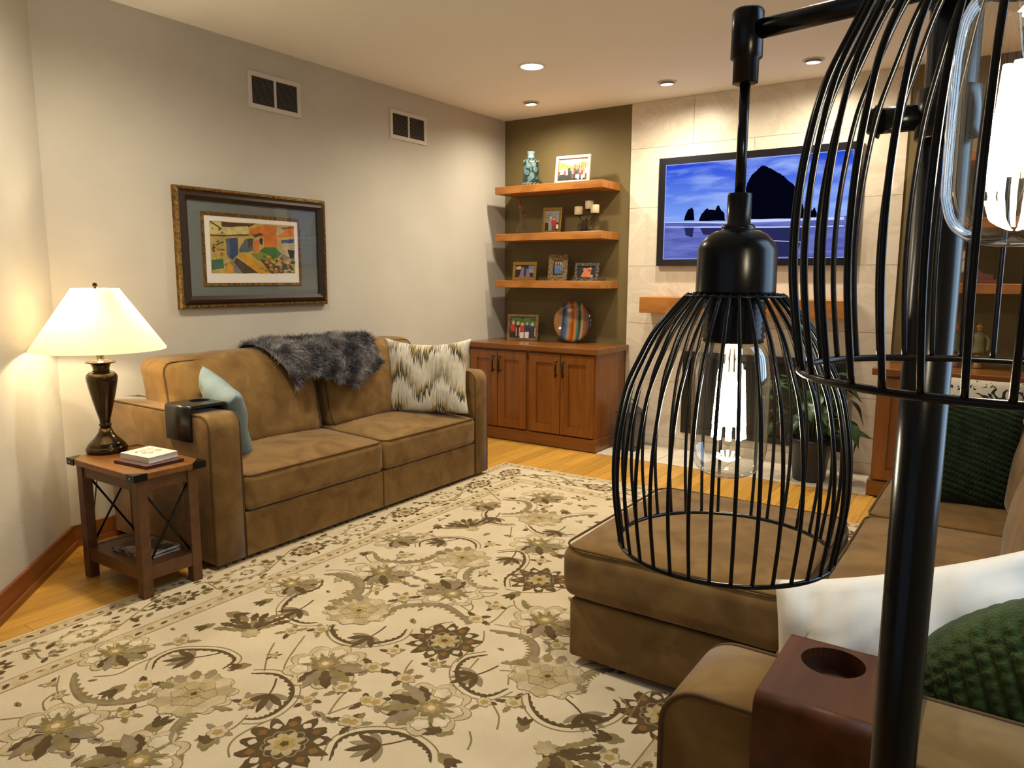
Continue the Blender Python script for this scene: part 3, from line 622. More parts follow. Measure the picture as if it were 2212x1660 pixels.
P_WHITE = settle(pillow('throw_pillow', (3.372, -3.690, 0.562), (0.939, 0.164, 0.301), (-0.339, 0.331, 0.880), 0.46, 0.38, 0.15, WHITEB, 'plain-backed white pillow with black print behind the wooden cup holder', mfront=WHITEF, wr=0.016, seed=9, pinch=0.07, skewl=0.05), [SECT])
settle(pillow('throw_pillow', (3.592, -3.822, 0.612), (0.87, -0.02, 0.49), (-0.49, 0.08, 0.87), 0.38, 0.39, 0.165, GREEN, 'chunky green knit pillow behind the sectional arm', n=150, rib=(0.021, 0.013, 1.45, 0.016), wr=0.0, seed=5, pinch=0.0, rnd=0.20), [SECT, P_WHITE])
P_PRINT = settle(pillow('throw_pillow', (3.335, -1.735, 0.640), (0.99, 0.08, -0.05), (0.05, 0.22, 0.97), 0.37, 0.43, 0.12, WHITEB, 'white pillow with black squiggles behind the dark green pillow', seed=2, pinch=0.03), [SECT])
settle(pillow('throw_pillow', (3.345, -1.915, 0.600), (0.97, 0.20, -0.10), (0.10, 0.28, 0.95), 0.35, 0.39, 0.15, GREEN2, 'dark green knit pillow at the far end of the sectional', n=110, rib=(0.020, 0.010, -0.22, 0.013), wr=0.0, seed=11, pinch=0.05), [SECT, P_PRINT])
# ------------------------------------------------------------------ sheepskin throw
FUR = mat('slate_grey_fur', (0.16, 0.155, 0.165), 0.8, scale=11, detail=7, sheen=0.15, ramp=[(0.32, (0.014, 0.014, 0.020)), (0.46, (0.075, 0.072, 0.082)), (0.56, (0.22, 0.205, 0.205)), (0.70, (0.38, 0.345, 0.33))])
th_ = thing('sheepskin_throw', (0.30, -2.22, 0.84), 'shaggy slate grey sheepskin throw over the sofa back', 'throw')
path = catmull([(0.150, 0.84, 0), (0.190, 0.872, 0), (0.265, 0.880, 0), (0.345, 0.862, 0), (0.395, 0.812, 0), (0.430, 0.745, 0), (0.452, 0.670, 0), (0.458, 0.590, 0)], 6)
def throw_pt(s, t):   # s along the back 0..1, t over the top 0..1
    k = 0.90-0.10*math.sin(s*math.pi*2.1+0.3)-0.10*s
    q = t*k*(len(path)-1); i = min(int(q), len(path)-2); f = q-i; p = path[i].lerp(path[i+1], f)
    w = 0.16*max(0.0, t-0.25)*(1-s)
    y = -2.655+0.80*s+w+0.012*math.sin(9*t+4*s)-0.03*t*s
    z = p.y-0.008*math.cos(s*20)*t
    return Vector((p.x+0.006*math.sin(s*13), y, z))
g = G(); ns, ntt = 30, 22
pts = [throw_pt(i/ns, j/ntt) for i in range(ns+1) for j in range(ntt+1)]
g.add(pts, [(i*(ntt+1)+j, (i+1)*(ntt+1)+j, (i+1)*(ntt+1)+j+1, i*(ntt+1)+j+1) for i in range(ns) for j in range(ntt)], 0, True)
g.build('hide', FUR, th_, fix=False)
g = G(); rnd = random.Random(3)
for _ in range(22000):
    s, t = rnd.random(), rnd.random(); p = throw_pt(s, t); a = throw_pt(min(1, s+.02), t)-throw_pt(max(0, s-.02), t); b = throw_pt(s, min(1, t+.02))-throw_pt(s, max(0, t-.02))
    n_ = b.cross(a).normalized()
    if n_.x+n_.z < 0: n_ = -n_
    cl_ = noise.noise_vector(p*16)*0.9
    dr = (n_*0.9+Vector((rnd.gauss(0, .35), rnd.gauss(0, .35), rnd.gauss(0, .3)))+cl_+Vector((0, 0, -0.35))).normalized()
    ln = rnd.uniform(0.020, 0.045); m_ = p+dr*ln*0.6; e_ = m_+(dr+Vector((0, 0, -0.55))+cl_*0.5).normalized()*ln*0.5
    w = Vector((rnd.gauss(0, 1), rnd.gauss(0, 1), rnd.gauss(0, 1))).cross(dr).normalized()*0.0011
    g.add([p-w, p+w, m_+w*0.8, m_-w*0.8, e_], [(0, 1, 2, 3), (3, 2, 4)])
o = g.build('fur', FUR, th_, fix=False); o['kind'] = 'stuff'
# ------------------------------------------------------------------ side table
st = thing('side_table', (0.605, -3.47, 0), 'narrow brown wood side table with black metal crosses', 'table')
X0, X1, Y0, Y1 = 0.395, 0.838, -3.590, -3.345
RUG_T = 0.0115
lg = 0.040
for x in (X0, X1-lg):
    for y in (Y0, Y1-lg): G().rbox(x, x+lg, y, y+lg, RUG_T if x > 0.7 else 0.0005, 0.474, 0.002, 1).build('leg', TABLEW, st)
G().rbox(X0-0.022, X1+0.022, Y0-0.020, Y1+0.020, 0.476, 0.500, 0.002, 1).build('table_top', TABLET, st)
for y in (Y0+0.008, Y1-0.028): G().box(X0+lg, X1-lg, y, y+0.02, 0.425, 0.476).build('apron', TABLEW, st)
for x in (X0+0.008, X1-0.028): G().box(x, x+0.02, Y0+lg, Y1-lg, 0.425, 0.476).build('apron', TABLEW, st)
for y in (Y0+0.004, Y1-0.03): G().box(X0+lg, X1-lg, y, y+0.026, 0.078, 0.130).build('lower_rail', TABLEW, st)
for x in (X0+0.004, X1-0.03): G().box(x, x+0.026, Y0+lg, Y1-lg, 0.078, 0.130).build('lower_rail', TABLEW, st)
G().box(X0+0.031, X1-0.031, Y0+0.031, Y1-0.031, 0.112, 0.128).build('lower_shelf', TABLEW, st)
for x in (X0+0.018, X1-0.018):
    for s in (0, 1):
        a, b = ((0.418, 0.140) if s == 0 else (0.140, 0.418))
        G().tube([(x+0.004*s, Y0+lg-0.004, a), (x+0.004*s, Y1-lg+0.004, b)], 0.0045, 8).build('cross_rod', BLACKM, st)
for x, sx_ in ((X0-0.0225, 1), (X1+0.0225, -1)):
    for y, sy_ in ((Y0-0.0205, 1), (Y1+0.0205, -1)):
        g = G()
        a, b = sorted((x, x+sx_*0.05)); c, d = sorted((y-sy_*0.003, y)); g.box(a, b, c, d, 0.474, 0.5012)
        a, b = sorted((x-sx_*0.003, x)); c, d = sorted((y-sy_*0.003, y+sy_*0.05)); g.box(a, b, c, d, 0.474, 0.5012)
        g.add([(x, y, 0.5012), (x+sx_*0.05, y, 0.5012), (x, y+sy_*0.05, 0.5012), (x, y, 0.5000), (x+sx_*0.05, y, 0.5), (x, y+sy_*0.05, 0.5)], [(0, 1, 2), (3, 5, 4), (1, 4, 5, 2), (0, 3, 4, 1), (0, 2, 5, 3)])
        br = g.build('corner_bracket', BLACKM, st)
        bp = (x+sx_*0.022, y-sy_*0.003, 0.487); G().tube([bp, (bp[0], bp[1]-sy_*0.003, bp[2])], 0.004, 8).build('rivet', mat('steel_rivet', (0.5, 0.5, 0.5), 0.25, metal=1), br)
# magazines on the lower shelf
PAPER = mat('page_paper', (0.62, 0.58, 0.50), 0.8)
def book(name, quad, z0, z1, label, cat, mcover, mpages, spine=0, coverth=0.0012, group=None):
    c = sum((Vector(q) for q in quad), Vector((0, 0)))/4
    t = thing(name, (c.x, c.y, z0), label, cat, group)
    inn = [tuple(c+(Vector(q)-c)*0.985) for q in quad]
    f = lambda a, b, h: (a, b, h)
    G().prism(inn, f, z0+coverth, z1-coverth).build('pages', mpages, t)
    g = G().prism(quad, f, z0, z0+coverth).prism(quad, f, z1-coverth, z1)
    a, b = Vector(quad[spine]), Vector(quad[(spine+1) % 4]); ia, ib = Vector(inn[spine]), Vector(inn[(spine+1) % 4])
    g.prism([tuple(a), tuple(b), tuple(ib), tuple(ia)], f, z0, z1)
    g.build('cover', mcover, t); return t
def rq(cx, cy, w, h, a): ca, sa = math.cos(a), math.sin(a); return [(cx+x*ca-y*sa, cy+x*sa+y*ca) for x, y in ((-w/2, -h/2), (w/2, -h/2), (w/2, h/2), (-w/2, h/2))]
GLOSSY = mat('magazine_cover', (0.05, 0.05, 0.06), 0.25, scale=9, detail=3, ramp=[(0.35, (0.012, 0.012, 0.018)), (0.48, (0.06, 0.05, 0.05)), (0.56, (0.30, 0.24, 0.16)), (0.62, (0.10, 0.05, 0.03)), (0.75, (0.35, 0.33, 0.36))])
book('magazine', rq(0.650, -3.464, 0.215, 0.155, 0.05), 0.128, 0.136, 'lower magazine on the side table shelf', 'magazine', GLOSSY, PAPER)
book('magazine', rq(0.645, -3.464, 0.205, 0.160, 0.10), 0.136, 0.147, 'upper glossy magazine on the side table shelf', 'magazine', GLOSSY, PAPER)
# two books on top
def zq(pts, z): return [tuple(hit(a, b, 2, z).xy) for a, b in pts]
q = zq([(246, 996), (316, 1010), (398, 992), (326, 972)], 0.5095); a_, b_, c_ = Vector(q[0]), Vector(q[1]), Vector(q[2]); q[3] = tuple(a_+c_-b_)
book('hardback_book', q, 0.5012, 0.512, 'thin plum-coloured book under the white paperback', 'book', mat('plum_cover', (0.060, 0.014, 0.016), 0.5), mat('plum_pages', (0.045, 0.012, 0.014), 0.6), 0)
q = zq([(260, 980), (321, 992), (384, 976), (322, 960)], 0.531); a_, b_, c_ = Vector(q[0]), Vector(q[1]), Vector(q[2]); q[3] = tuple(a_+c_-b_)
wb = book('paperback_book', q, 0.512, 0.534, 'white paperback with scrawled gold title on the side table', 'book', mat('white_cover', (0.72, 0.66, 0.55), 0.45), mat('white_pages', (0.68, 0.66, 0.62), 0.7), 0)
g = G(); o_, e1, e2 = Vector(q[0]), Vector(q[1])-Vector(q[0]), Vector(q[3])-Vector(q[0])
def pt(a, b): v = o_+e1*a+e2*b; return (v.x, v.y, 0.5345)
scr = [[(0.62, 0.30), (0.52, 0.26), (0.46, 0.34), (0.52, 0.46), (0.62, 0.50), (0.66, 0.42), (0.58, 0.38)], [(0.50, 0.62), (0.46, 0.70), (0.52, 0.80), (0.62, 0.82), (0.60, 0.72), (0.54, 0.66)],
       [(0.36, 0.24), (0.30, 0.22), (0.28, 0.30), (0.36, 0.36), (0.42, 0.34)], [(0.30, 0.44), (0.26, 0.50), (0.32, 0.56)], [(0.28, 0.62), (0.24, 0.68), (0.32, 0.74), (0.36, 0.70)], [(0.30, 0.80), (0.26, 0.86)], [(0.44, 0.40), (0.40, 0.46)]]
for s in scr: g.tube(catmull([pt(*p) for p in s], 5), 0.0011, 5)
g.build('title_lettering', mat('gold_ink', (0.26, 0.15, 0.04), 0.5), wb)
# ------------------------------------------------------------------ table lamp
LX, LY, LZ = 0.392, -3.462, 0.500
tl = thing('table_lamp', (LX, LY, LZ), 'bronze urn table lamp with lit cream cone shade', 'lamp')
sc = 0.000472
prof = [(0.0, 0.0), (160, 0), (166, 12), (166, 38), (158, 52), (150, 56), (152, 64), (128, 92), (92, 128), (62, 170), (46, 215)]
G().lathe([(max(r, 0.5)*sc, z*sc) for r, z in prof], (LX, LY, LZ), 40).build('base', BRONZE, tl)
prof = [(46, 213), (42, 228), (50, 236), (50, 246), (40, 252), (44, 270), (42, 282), (62, 355), (86, 455), (108, 555), (122, 635), (124, 660), (118, 682), (98, 702), (70, 712)]
G().lathe([(r*sc, z*sc) for r, z in prof], (LX, LY, LZ), 40).build('urn', BRONZE, tl)
prof = [(70, 710), (64, 726), (66, 745), (74, 765), (84, 778), (118, 786), (118, 793), (84, 797), (78, 806), (55, 812), (30, 818), (30, 876), (26, 900)]
G().lathe([(r*sc, z*sc) for r, z in prof], (LX, LY, LZ), 40).build('neck', BRONZE, tl)
SH = bpy.data.materials.new('lamp_shade_fabric'); SH.use_nodes = True; N = SH.node_tree.nodes; L = SH.node_tree.links; N.clear()
df = N.new('ShaderNodeBsdfDiffuse'); df.inputs[0].default_value = (0.80, 0.74, 0.62, 1); tr = N.new('ShaderNodeBsdfTranslucent'); tr.inputs[0].default_value = (0.86, 0.76, 0.56, 1)
ms = N.new('ShaderNodeMixShader'); ms.inputs[0].default_value = 0.36; ou = N.new('ShaderNodeOutputMaterial'); L.new(df.outputs[0], ms.inputs[1]); L.new(tr.outputs[0], ms.inputs[2]); L.new(ms.outputs[0], ou.inputs[0])
zb, zt = LZ+0.424, LZ+0.672
G().lathe([(0.248, zb), (0.248, zb+0.006), (0.0885, zt-0.004), (0.0885, zt)], (LX, LY, 0), 64, cap=False).build('shade', SH, tl, fix=False)
g = G().lathe([(0.006, zb-0.02), (0.006, zt+0.004), (0.010, zt+0.008), (0.008, zt+0.018), (0.002, zt+0.022)], (LX, LY, 0), 16)
for k in range(3): a = k*2.094; g.tube([(LX, LY, zt-0.004), (LX+0.088*math.cos(a), LY+0.088*math.sin(a), zt-0.004)], 0.0018, 6)
g.build('harp_and_finial', BRONZE, tl)
G().lathe([(0.012, 0), (0.014, 0.02), (0.026, 0.055), (0.030, 0.075), (0.026, 0.098), (0.012, 0.110), (0.001, 0.112)], (LX+0.020, LY, zb+0.055), 20).build('light_bulb', emission('lamp_bulb', (1.0, 0.78, 0.48), 14.0), tl)
light('lamp_glow', 'POINT', (LX, LY, zb+0.12), 26, (1.0, 0.80, 0.50), parent=tl, shadow_soft_size=0.035)
cord = catmull([(LX-0.06, LY+0.02, 0.503), (0.33, -3.46, 0.497), (0.315, -3.47, 0.40), (0.27, -3.48, 0.20), (0.20, -3.47, 0.06), (0.12, -3.42, 0.03), (0.05, -3.40, 0.06)], 6)
G().tube([tuple(v) for v in cord], 0.0026, 6).build('power_cord', mat('brown_cord', (0.09, 0.05, 0.015), 0.5), tl)
# ------------------------------------------------------------------ framed painting
def K(cx, cy, x=0.03): return hit(340+cx/5.1875, 370+cy/5.1875, 0, x)
pa = thing('framed_painting', (0.0, -2.394, 1.05), 'framed orange and yellow courtyard painting above the sofa', 'painting')
py0, py1, pz0, pz1 = -2.868, -1.912, 1.056, 1.664
def ring(g, a, b, mi=0):   # two rectangles (y0,y1,z0,z1,x)
    A = [(a[4], a[0], a[2]), (a[4], a[1], a[2]), (a[4], a[1], a[3]), (a[4], a[0], a[3])]; B = [(b[4], b[0], b[2]), (b[4], b[1], b[2]), (b[4], b[1], b[3]), (b[4], b[0], b[3])]
    return g.add(A+B, [(i, (i+1) % 4, 4+(i+1) % 4, 4+i) for i in range(4)], mi)
def ins(d, x): return (py0+d, py1-d, pz0+d, pz1-d, x)
g = G(); ring(g, ins(0, 0.0), ins(0, 0.022)); ring(g, ins(0, 0.022), ins(0.006, 0.030)); ring(g, ins(0.006, 0.030), ins(0.016, 0.034)); ring(g, ins(0.016, 0.034), ins(0.020, 0.028))
g.build('gilt_edge', GOLD, pa, fix=False)
bm_ = G().lathe([(0.0005, -0.0042), (0.003, -0.0028), (0.0042, 0), (0.003, 0.0028), (0.0005, 0.0042)], n=6)
g = G()
def bead(y, z): g.add([(0.033+c*1.0, y+a, z+b) for a, b, c in bm_.v], bm_.f, 0, True)
for i in range(88): y = py0+0.011+i*(py1-py0-0.022)/87; bead(y, pz1-0.011); bead(y, pz0+0.011)
for i in range(1, 56): z = pz0+0.013+i*(pz1-pz0-0.026)/56; bead(py0+0.011, z); bead(py1-0.011, z)
o = g.build('beading', GOLD, pa, fix=False); o['kind'] = 'stuff'
g = G(); ring(g, ins(0.020, 0.028), ins(0.032, 0.036)); ring(g, ins(0.032, 0.036), ins(0.045, 0.040)); ring(g, ins(0.045, 0.040), ins(0.064, 0.026)); ring(g, ins(0.064, 0.026), ins(0.064, 0.016))
g.build('frame', ESPRESSO, pa, fix=False)
G().box(0.0, 0.0165, py0+0.05, py1-0.05, pz0+0.05, pz1-0.05).build('mat_board', mat('slate_mat_board', (0.120, 0.140, 0.134), 0.85, bump=0.15, bscale=300), pa)
def rectK(c): q = [K(*p) for p in c]; return (sum((q[0].y, q[3].y))/2, (q[1].y+q[2].y)/2, (q[2].z+q[3].z)/2, (q[0].z+q[1].z)/2)
ry0, ry1, rz0, rz1 = rectK([(495, 450), (1612, 530), (1632, 1280), (540, 1300)])
g = G(); ring(g, (ry0, ry1, rz0, rz1, 0.0165), (ry0+0.003, ry1-0.003, rz0+0.003, rz1-0.003, 0.021)); ring(g, (ry0+0.003, ry1-0.003, rz0+0.003, rz1-0.003, 0.021), (ry0+0.018, ry1-0.018, rz0+0.018, rz1-0.018, 0.0195)); g.build('gold_fillet', GOLD, pa, fix=False)
G().box(0.0166, 0.0172, ry0+0.016, ry1-0.016, rz0+0.016, rz1-0.016).build('paper', mat('white_print_paper', (0.68, 0.65, 0.60), 0.8), pa)
def pc(n, c):
    c = tuple(min(1, x*0.92) for x in c)
    return mat('paint_'+n, c, 0.7, var=tuple(x*0.72 for x in c), scale=28, detail=4)
cols = [('yellow', (0.50, 0.36, 0.10)), ('brown', (0.085, 0.028, 0.008)), ('pale', (0.60, 0.53, 0.20)), ('orange', (0.60, 0.17, 0.012)), ('blue', (0.030, 0.060, 0.17)), ('teal', (0.075, 0.115, 0.13)), ('green', (0.035, 0.16, 0.03)),
        ('lime', (0.23, 0.23, 0.025)), ('gold', (0.58, 0.29, 0.015)), ('umber', (0.060, 0.042, 0.018)), ('grey', (0.20, 0.19, 0.16)), ('red', (0.32, 0.035, 0.012)), ('black', (0.018, 0.014, 0.012)), ('cream', (0.48, 0.40, 0.24))]
ci = {n: i for i, (n, c) in enumerate(cols)}
g = G(); lay = [0.0173]; rnd = random.Random(5)
def daub(c, pts, a=5): lay[0] += 0.00002; g.poly([Vector((lay[0], q.y, q.z)) for q in (K(x, y, 0.0173) for x, y in (rough(pts, a, 3) if a else pts))], ci[c])
q4 = [(580, 553), (1530, 612), (1545, 1146), (605, 1146)]
daub('yellow', q4, 0)
for a in ((('pale'), [(585, 560), (720, 568), (730, 700), (590, 700)]), ('brown', [(715, 566), (1100, 592), (1025, 628), (880, 640), (720, 618)]), ('pale', [(720, 632), (1015, 622), (1025, 710), (720, 702)]),
          ('orange', [(1030, 645), (1200, 605), (1340, 610), (1345, 860), (1200, 855), (1190, 740), (1030, 720)]), ('orange', [(1380, 625), (1520, 622), (1525, 735), (1340, 745)]), ('cream', [(1335, 640), (1420, 640), (1400, 700), (1340, 720)]),
          ('umber', [(1060, 715), (1150, 690), (1200, 715), (1090, 745)]), ('teal', [(765, 752), (830, 750), (820, 990), (775, 930)]), ('blue', [(810, 752), (900, 750), (905, 930), (835, 1000), (815, 960)]),
          ('teal', [(920, 870), (985, 765), (1080, 752), (1070, 885), (1000, 912), (915, 910)]), ('umber', [(1005, 760), (1065, 755), (1060, 850), (1015, 860)]), ('black', [(1145, 752), (1185, 750), (1180, 820), (1150, 822)]), ('orange', [(1085, 780), (1140, 770), (1140, 900), (1075, 910)]),
          ('green', [(1150, 885), (1200, 852), (1330, 857), (1392, 930), (1350, 972), (1150, 962)]), ('lime', [(1050, 932), (1160, 902), (1275, 952), (1262, 1012), (1130, 1002)]), ('cream', [(1392, 775), (1528, 800), (1535, 985), (1400, 935)]), ('blue', [(1390, 772), (1530, 760), (1530, 802), (1390, 812)]), ('grey', [(1395, 930), (1535, 980), (1540, 1060), (1400, 1040)]),
          ('black', [(1460, 882), (1535, 892), (1535, 980), (1482, 970)]), ('gold', [(890, 932), (985, 920), (1255, 1122), (1240, 1145), (1130, 1145)]), ('umber', [(880, 962), (1130, 1145), (960, 1145), (852, 1022)]), ('grey', [(740, 1042), (850, 1002), (945, 1145), (850, 1145)]), ('gold', [(802, 1012), (850, 1062), (862, 1145), (757, 1145)]),
          ('green', [(602, 992), (735, 982), (745, 1090), (612, 1110)]), ('teal', [(620, 1030), (700, 1010), (720, 1080), (640, 1095)]), ('umber', [(1142, 992), (1250, 1002), (1460, 1112), (1400, 1145), (1280, 1145)]), ('umber', [(1380, 1010), (1520, 1060), (1535, 1140), (1420, 1130)])): daub(*a)
for _ in range(70):
    x, y = rnd.uniform(1150, 1530), rnd.uniform(960, 1130); s = rnd.uniform(8, 30)
    daub(rnd.choice(['red', 'black', 'umber', 'green', 'gold', 'cream', 'lime', 'orange']), [(x-s, y), (x, y-s*0.7), (x+s, y), (x, y+s*0.7)], 3)
for _ in range(32):
    x, y = rnd.uniform(595, 740), rnd.uniform(640, 980); s = rnd.uniform(5, 18); daub(rnd.choice(['red', 'umber', 'black', 'orange', 'green']), [(x-s, y), (x, y-s*0.8), (x+s, y), (x, y+s*0.8)], 3)
for pts in ([(590, 712), (760, 716), (1020, 708), (1020, 720), (760, 728), (590, 722)], [(590, 560), (720, 640), (724, 648), (585, 570)], [(1390, 640), (1525, 625), (1525, 632), (1390, 650)]): daub('umber', pts, 2)
g.build('painted_scene', [pc(n, c) for n, c in cols], pa, fix=False)
G().poly([(0.0215, py0+0.064, pz0+0.064), (0.0215, py1-0.064, pz0+0.064), (0.0215, py1-0.064, pz1-0.064), (0.0215, py0+0.064, pz1-0.064)]).build('glass', MAPGLASS, pa, fix=False)
# ------------------------------------------------------------------ picture frames on the shelves
def flat(n, c): return mat('print_'+n, c, 0.55)
PC = [('skin', (0.55, 0.32, 0.20)), ('red', (0.45, 0.02, 0.015)), ('navy', (0.018, 0.025, 0.06)), ('black', (0.012, 0.011, 0.012)), ('white', (0.68, 0.64, 0.60)), ('leaf', (0.05, 0.14, 0.025)), ('darkleaf', (0.015, 0.045, 0.010)), ('gold', (0.46, 0.27, 0.06)),
      ('sky', (0.50, 0.38, 0.40)), ('blue', (0.10, 0.19, 0.42)), ('orange', (0.62, 0.20, 0.07)), ('mauve', (0.24, 0.13, 0.22)), ('brown', (0.12, 0.05, 0.018)), ('grey', (0.25, 0.25, 0.26)), ('blond', (0.55, 0.38, 0.16))]
PI = {n: i for i, (n, c) in enumerate(PC)}
def photo_frame(name, loc, w, h, bw, mfr, label, yaw, tilt, content, depth=0.016, group='picture frames on the shelves', bev=True):
    t = thing(name, loc, label, 'picture frame', group, rot=(-tilt, 0, yaw))
    g = G()
    for a, b, c, d in ((-w/2, w/2, 0, bw), (-w/2, w/2, h-bw, h), (-w/2, -w/2+bw, bw, h-bw), (w/2-bw, w/2, bw, h-bw)): g.rbox(a, b, 0, depth, c, d, 0.003, 2)
    g.build('border', mfr, t, local=True)
    g = G(); iw, ih = w-2*bw+0.004, h-2*bw+0.004; st_ = [0.009]
    def put(c, pts):   # unit coordinates in the opening, 0..1
        st_[0] -= 0.00006; g.poly([(-iw/2+a*iw, st_[0], bw-0.002+b*ih) for a, b in pts], PI[c])
    put('black', [(0, 0), (1, 0), (1, 1), (0, 1)]); content(put); g.build('picture', [flat(n, c) for n, c in PC], t, local=True, fix=False)
    G().box(-w/2+0.004, w/2-0.004, 0.0095, depth+0.002, 0.004, h-0.004).build('backing', BLACKS, t, local=True)
    dz = h*0.62; dy = dz*math.tan(tilt)*2+0.02
    G().add([(-0.02, depth+0.001, dz), (0.02, depth+0.001, dz), (0.025, depth+dy, 0.0+(depth+dy)*math.tan(tilt)), (-0.025, depth+dy, (depth+dy)*math.tan(tilt)), (-0.02, depth+0.004, dz), (0.02, depth+0.004, dz), (0.025, depth+dy+0.003, (depth+dy)*math.tan(tilt)), (-0.025, depth+dy+0.003, (depth+dy)*math.tan(tilt))],
            [(0, 1, 2, 3), (4, 7, 6, 5), (0, 4, 5, 1), (2, 6, 7, 3), (0, 3, 7, 4), (1, 5, 6, 2)]).build('easel_leg', BLACKS, t, local=True)
    return t
def oval(cx, cy, rx, ry, n=10): return [(cx+rx*math.cos(2*math.pi*i/n), cy+ry*math.sin(2*math.pi*i/n)) for i in range(n)]
def person(put, x, z0, z1, top, bottom, hair, w=0.09):
    hh = (z1-z0); head = z1-hh*0.10
    put(bottom, [(x-w*0.75, z0), (x+w*0.75, z0), (x+w*0.8, z0+hh*0.42), (x-w*0.8, z0+hh*0.42)])
    put(top, [(x-w*0.85, z0+hh*0.38), (x+w*0.85, z0+hh*0.38), (x+w*1.1, z0+hh*0.70), (x+w*0.45, z0+hh*0.80), (x-w*0.45, z0+hh*0.80), (x-w*1.1, z0+hh*0.70)])
    put(hair, oval(x, head+hh*0.01, w*0.62, hh*0.125)); put('skin', oval(x, head-hh*0.02, w*0.48, hh*0.10))
def c_family(put):
    put('leaf', [(0, .45), (1, .45), (1, 1), (0, 1)])
    for _ in range(26): x, z = rnd.random(), rnd.uniform(.62, .97); put(rnd.choice(['darkleaf', 'leaf', 'darkleaf']), oval(x, z, .05, .05, 6))
    for x, tp, bt, hr, hz_ in ((.13, 'red', 'black', 'grey', .80), (.31, 'black', 'black', 'blond', .76), (.47, 'red', 'white', 'blond', .72), (.66, 'navy', 'white', 'brown', .78), (.86, 'navy', 'navy', 'blond', .72)): person(put, x, 0.0, hz_, tp, bt, hr, .10)
    for x in (.26, .38, .97): put('skin', [(x-.02, .1), (x+.02, .1), (x+.02, .5), (x-.02, .5)])
def c_crowd(put):
    put('sky', [(0, .62), (1, .62), (1, 1), (0, 1)]); put('gold', [(0, .35), (1, .35), (1, .74), (.8, .82), (.62, .70), (.45, .66), (.25, .78), (0, .88)])
    for k in range(15): person(put, .05+k*.065, .05+.05*(k % 2), .55+.08*((k*7) % 3), rnd.choice(['white', 'black', 'red', 'grey', 'brown']), rnd.choice(['black', 'brown', 'white', 'black']), rnd.choice(['brown', 'black', 'blond']), .038)
def c_couple(put):
    put('grey', [(0, .4), (1, .4), (1, 1), (0, 1)])
    for a in range(9): an = a*.45; put('darkleaf', [(.55, .6), (.55+.4*math.cos(an)-.04, .68+.32*math.sin(an)), (.55+.45*math.cos(an+.1), .66+.33*math.sin(an+.1))])
    person(put, .38, 0, .70, 'grey', 'grey', 'blond', .17); person(put, .62, 0, .66, 'red', 'brown', 'brown', .17); put('white', oval(.88, .2, .1, .12))
def c_two(put):
    put('blond', [(0.02, .62), (.3, .66), (.28, .92), (.02, .85)]); put('blue', [(.7, .5), (.98, .5), (.98, .98), (.7, .98)]); put('grey', [(.7, .38), (.98, .38), (.98, .62), (.7, .62)]); put('mauve', [(.2, 0), (.55, 0), (.45, .8), (.33, .8)]); put('mauve', [(.55, 0), (.8, 0), (.72, .7), (.6, .7)]); put('navy', [(.45, .1), (.58, .1), (.6, .75), (.45, .8)])
def c_blue(put):
    put('brown', [(.05, .8), (.9, .8), (.9, .98), (.05, .98)]); put('grey', [(.8, .3), (1, .3), (1, .8), (.8, .8)])
    for x in (.25, .5, .75): person(put, x, .1, .85, 'blue', 'blue', 'blond', .13)
def c_orange(put):
    for x, z in ((.38, .72), (.52, .70), (.68, .78)): put('orange', oval(x, z, .09, .13))
    put('orange', [(.2, .1), (.75, .05), (.7, .5), (.55, .62), (.35, .6), (.25, .35)]); put('skin', oval(.78, .18, .07, .1)); put('skin', [(.62, .3), (.68, .3), (.74, .62), (.68, .62)])
OLDGOLD = mat('old_gold_frame', (0.30, 0.17, 0.035), 0.32, metal=0.6); WHITEFR = mat('ivory_frame', (0.72, 0.64, 0.50), 0.5); WOODFR = mat('honey_wood_frame', (0.22, 0.115, 0.035), 0.45, var=(0.12, 0.055, 0.015), scale=20)
MOSAIC = mat('shell_mosaic_frame', (0.16, 0.11, 0.045), 0.6, scale=70, ramp=[(0.35, (0.06, 0.04, 0.015)), (0.5, (0.20, 0.135, 0.05)), (0.65, (0.32, 0.24, 0.12))], bump=0.6, bscale=90); FILI = mat('pewter_filigree_frame', (0.07, 0.06, 0.05), 0.4, scale=80, ramp=[(0.4, (0.012, 0.01, 0.008)), (0.6, (0.16, 0.14, 0.11))], bump=0.8, bscale=120)
def xat(px, py, y): return hit(px, py, 1, y).x
def wbetween(a, b, py, y): return abs(xat(b, py, y)-xat(a, py, y))
def place(px, py, y, z): return (xat(px, py, y), y, z)
photo_frame('picture_frame', place(1234, 394, -0.19, 1.8995), wbetween(1197, 1268, 365, -.19), 0.205, 0.022, WHITEFR, 'ivory framed group photo beside the turquoise bottle', 0.10, 0.16, c_crowd)
photo_frame('picture_frame', place(1190, 500, -0.16, 1.5485), 0.155, 0.195, 0.022, OLDGOLD, 'gilt upright photo frame between glass decanter and candles', 0.10, 0.14, c_couple)
photo_frame('picture_frame', place(1131, 600, -0.17, 1.1975), 0.205, 0.145, 0.026, OLDGOLD, 'small gold landscape frame beside the mosaic frame', 0.12, 0.16, c_two)
photo_frame('picture_frame', place(1203, 600, -0.16, 1.1975), 0.158, 0.198, 0.042, MOSAIC, 'upright mosaic photo frame in the middle of its shelf', 0.12, 0.12, c_blue)
photo_frame('picture_frame', place(1265, 600, -0.16, 1.1975), 0.190, 0.132, 0.024, FILI, 'small dark filigree frame at the shelf end by the fireplace wall', 0.12, 0.16, c_orange)
pf = hit(1122, 737, 2, 0.733)
photo_frame('picture_frame', (pf.x, -0.21, 0.7335), 0.250, 0.205, 0.021, WOODFR, 'honey wood framed family photo on the cabinet top', 0.30, 0.16, c_family)
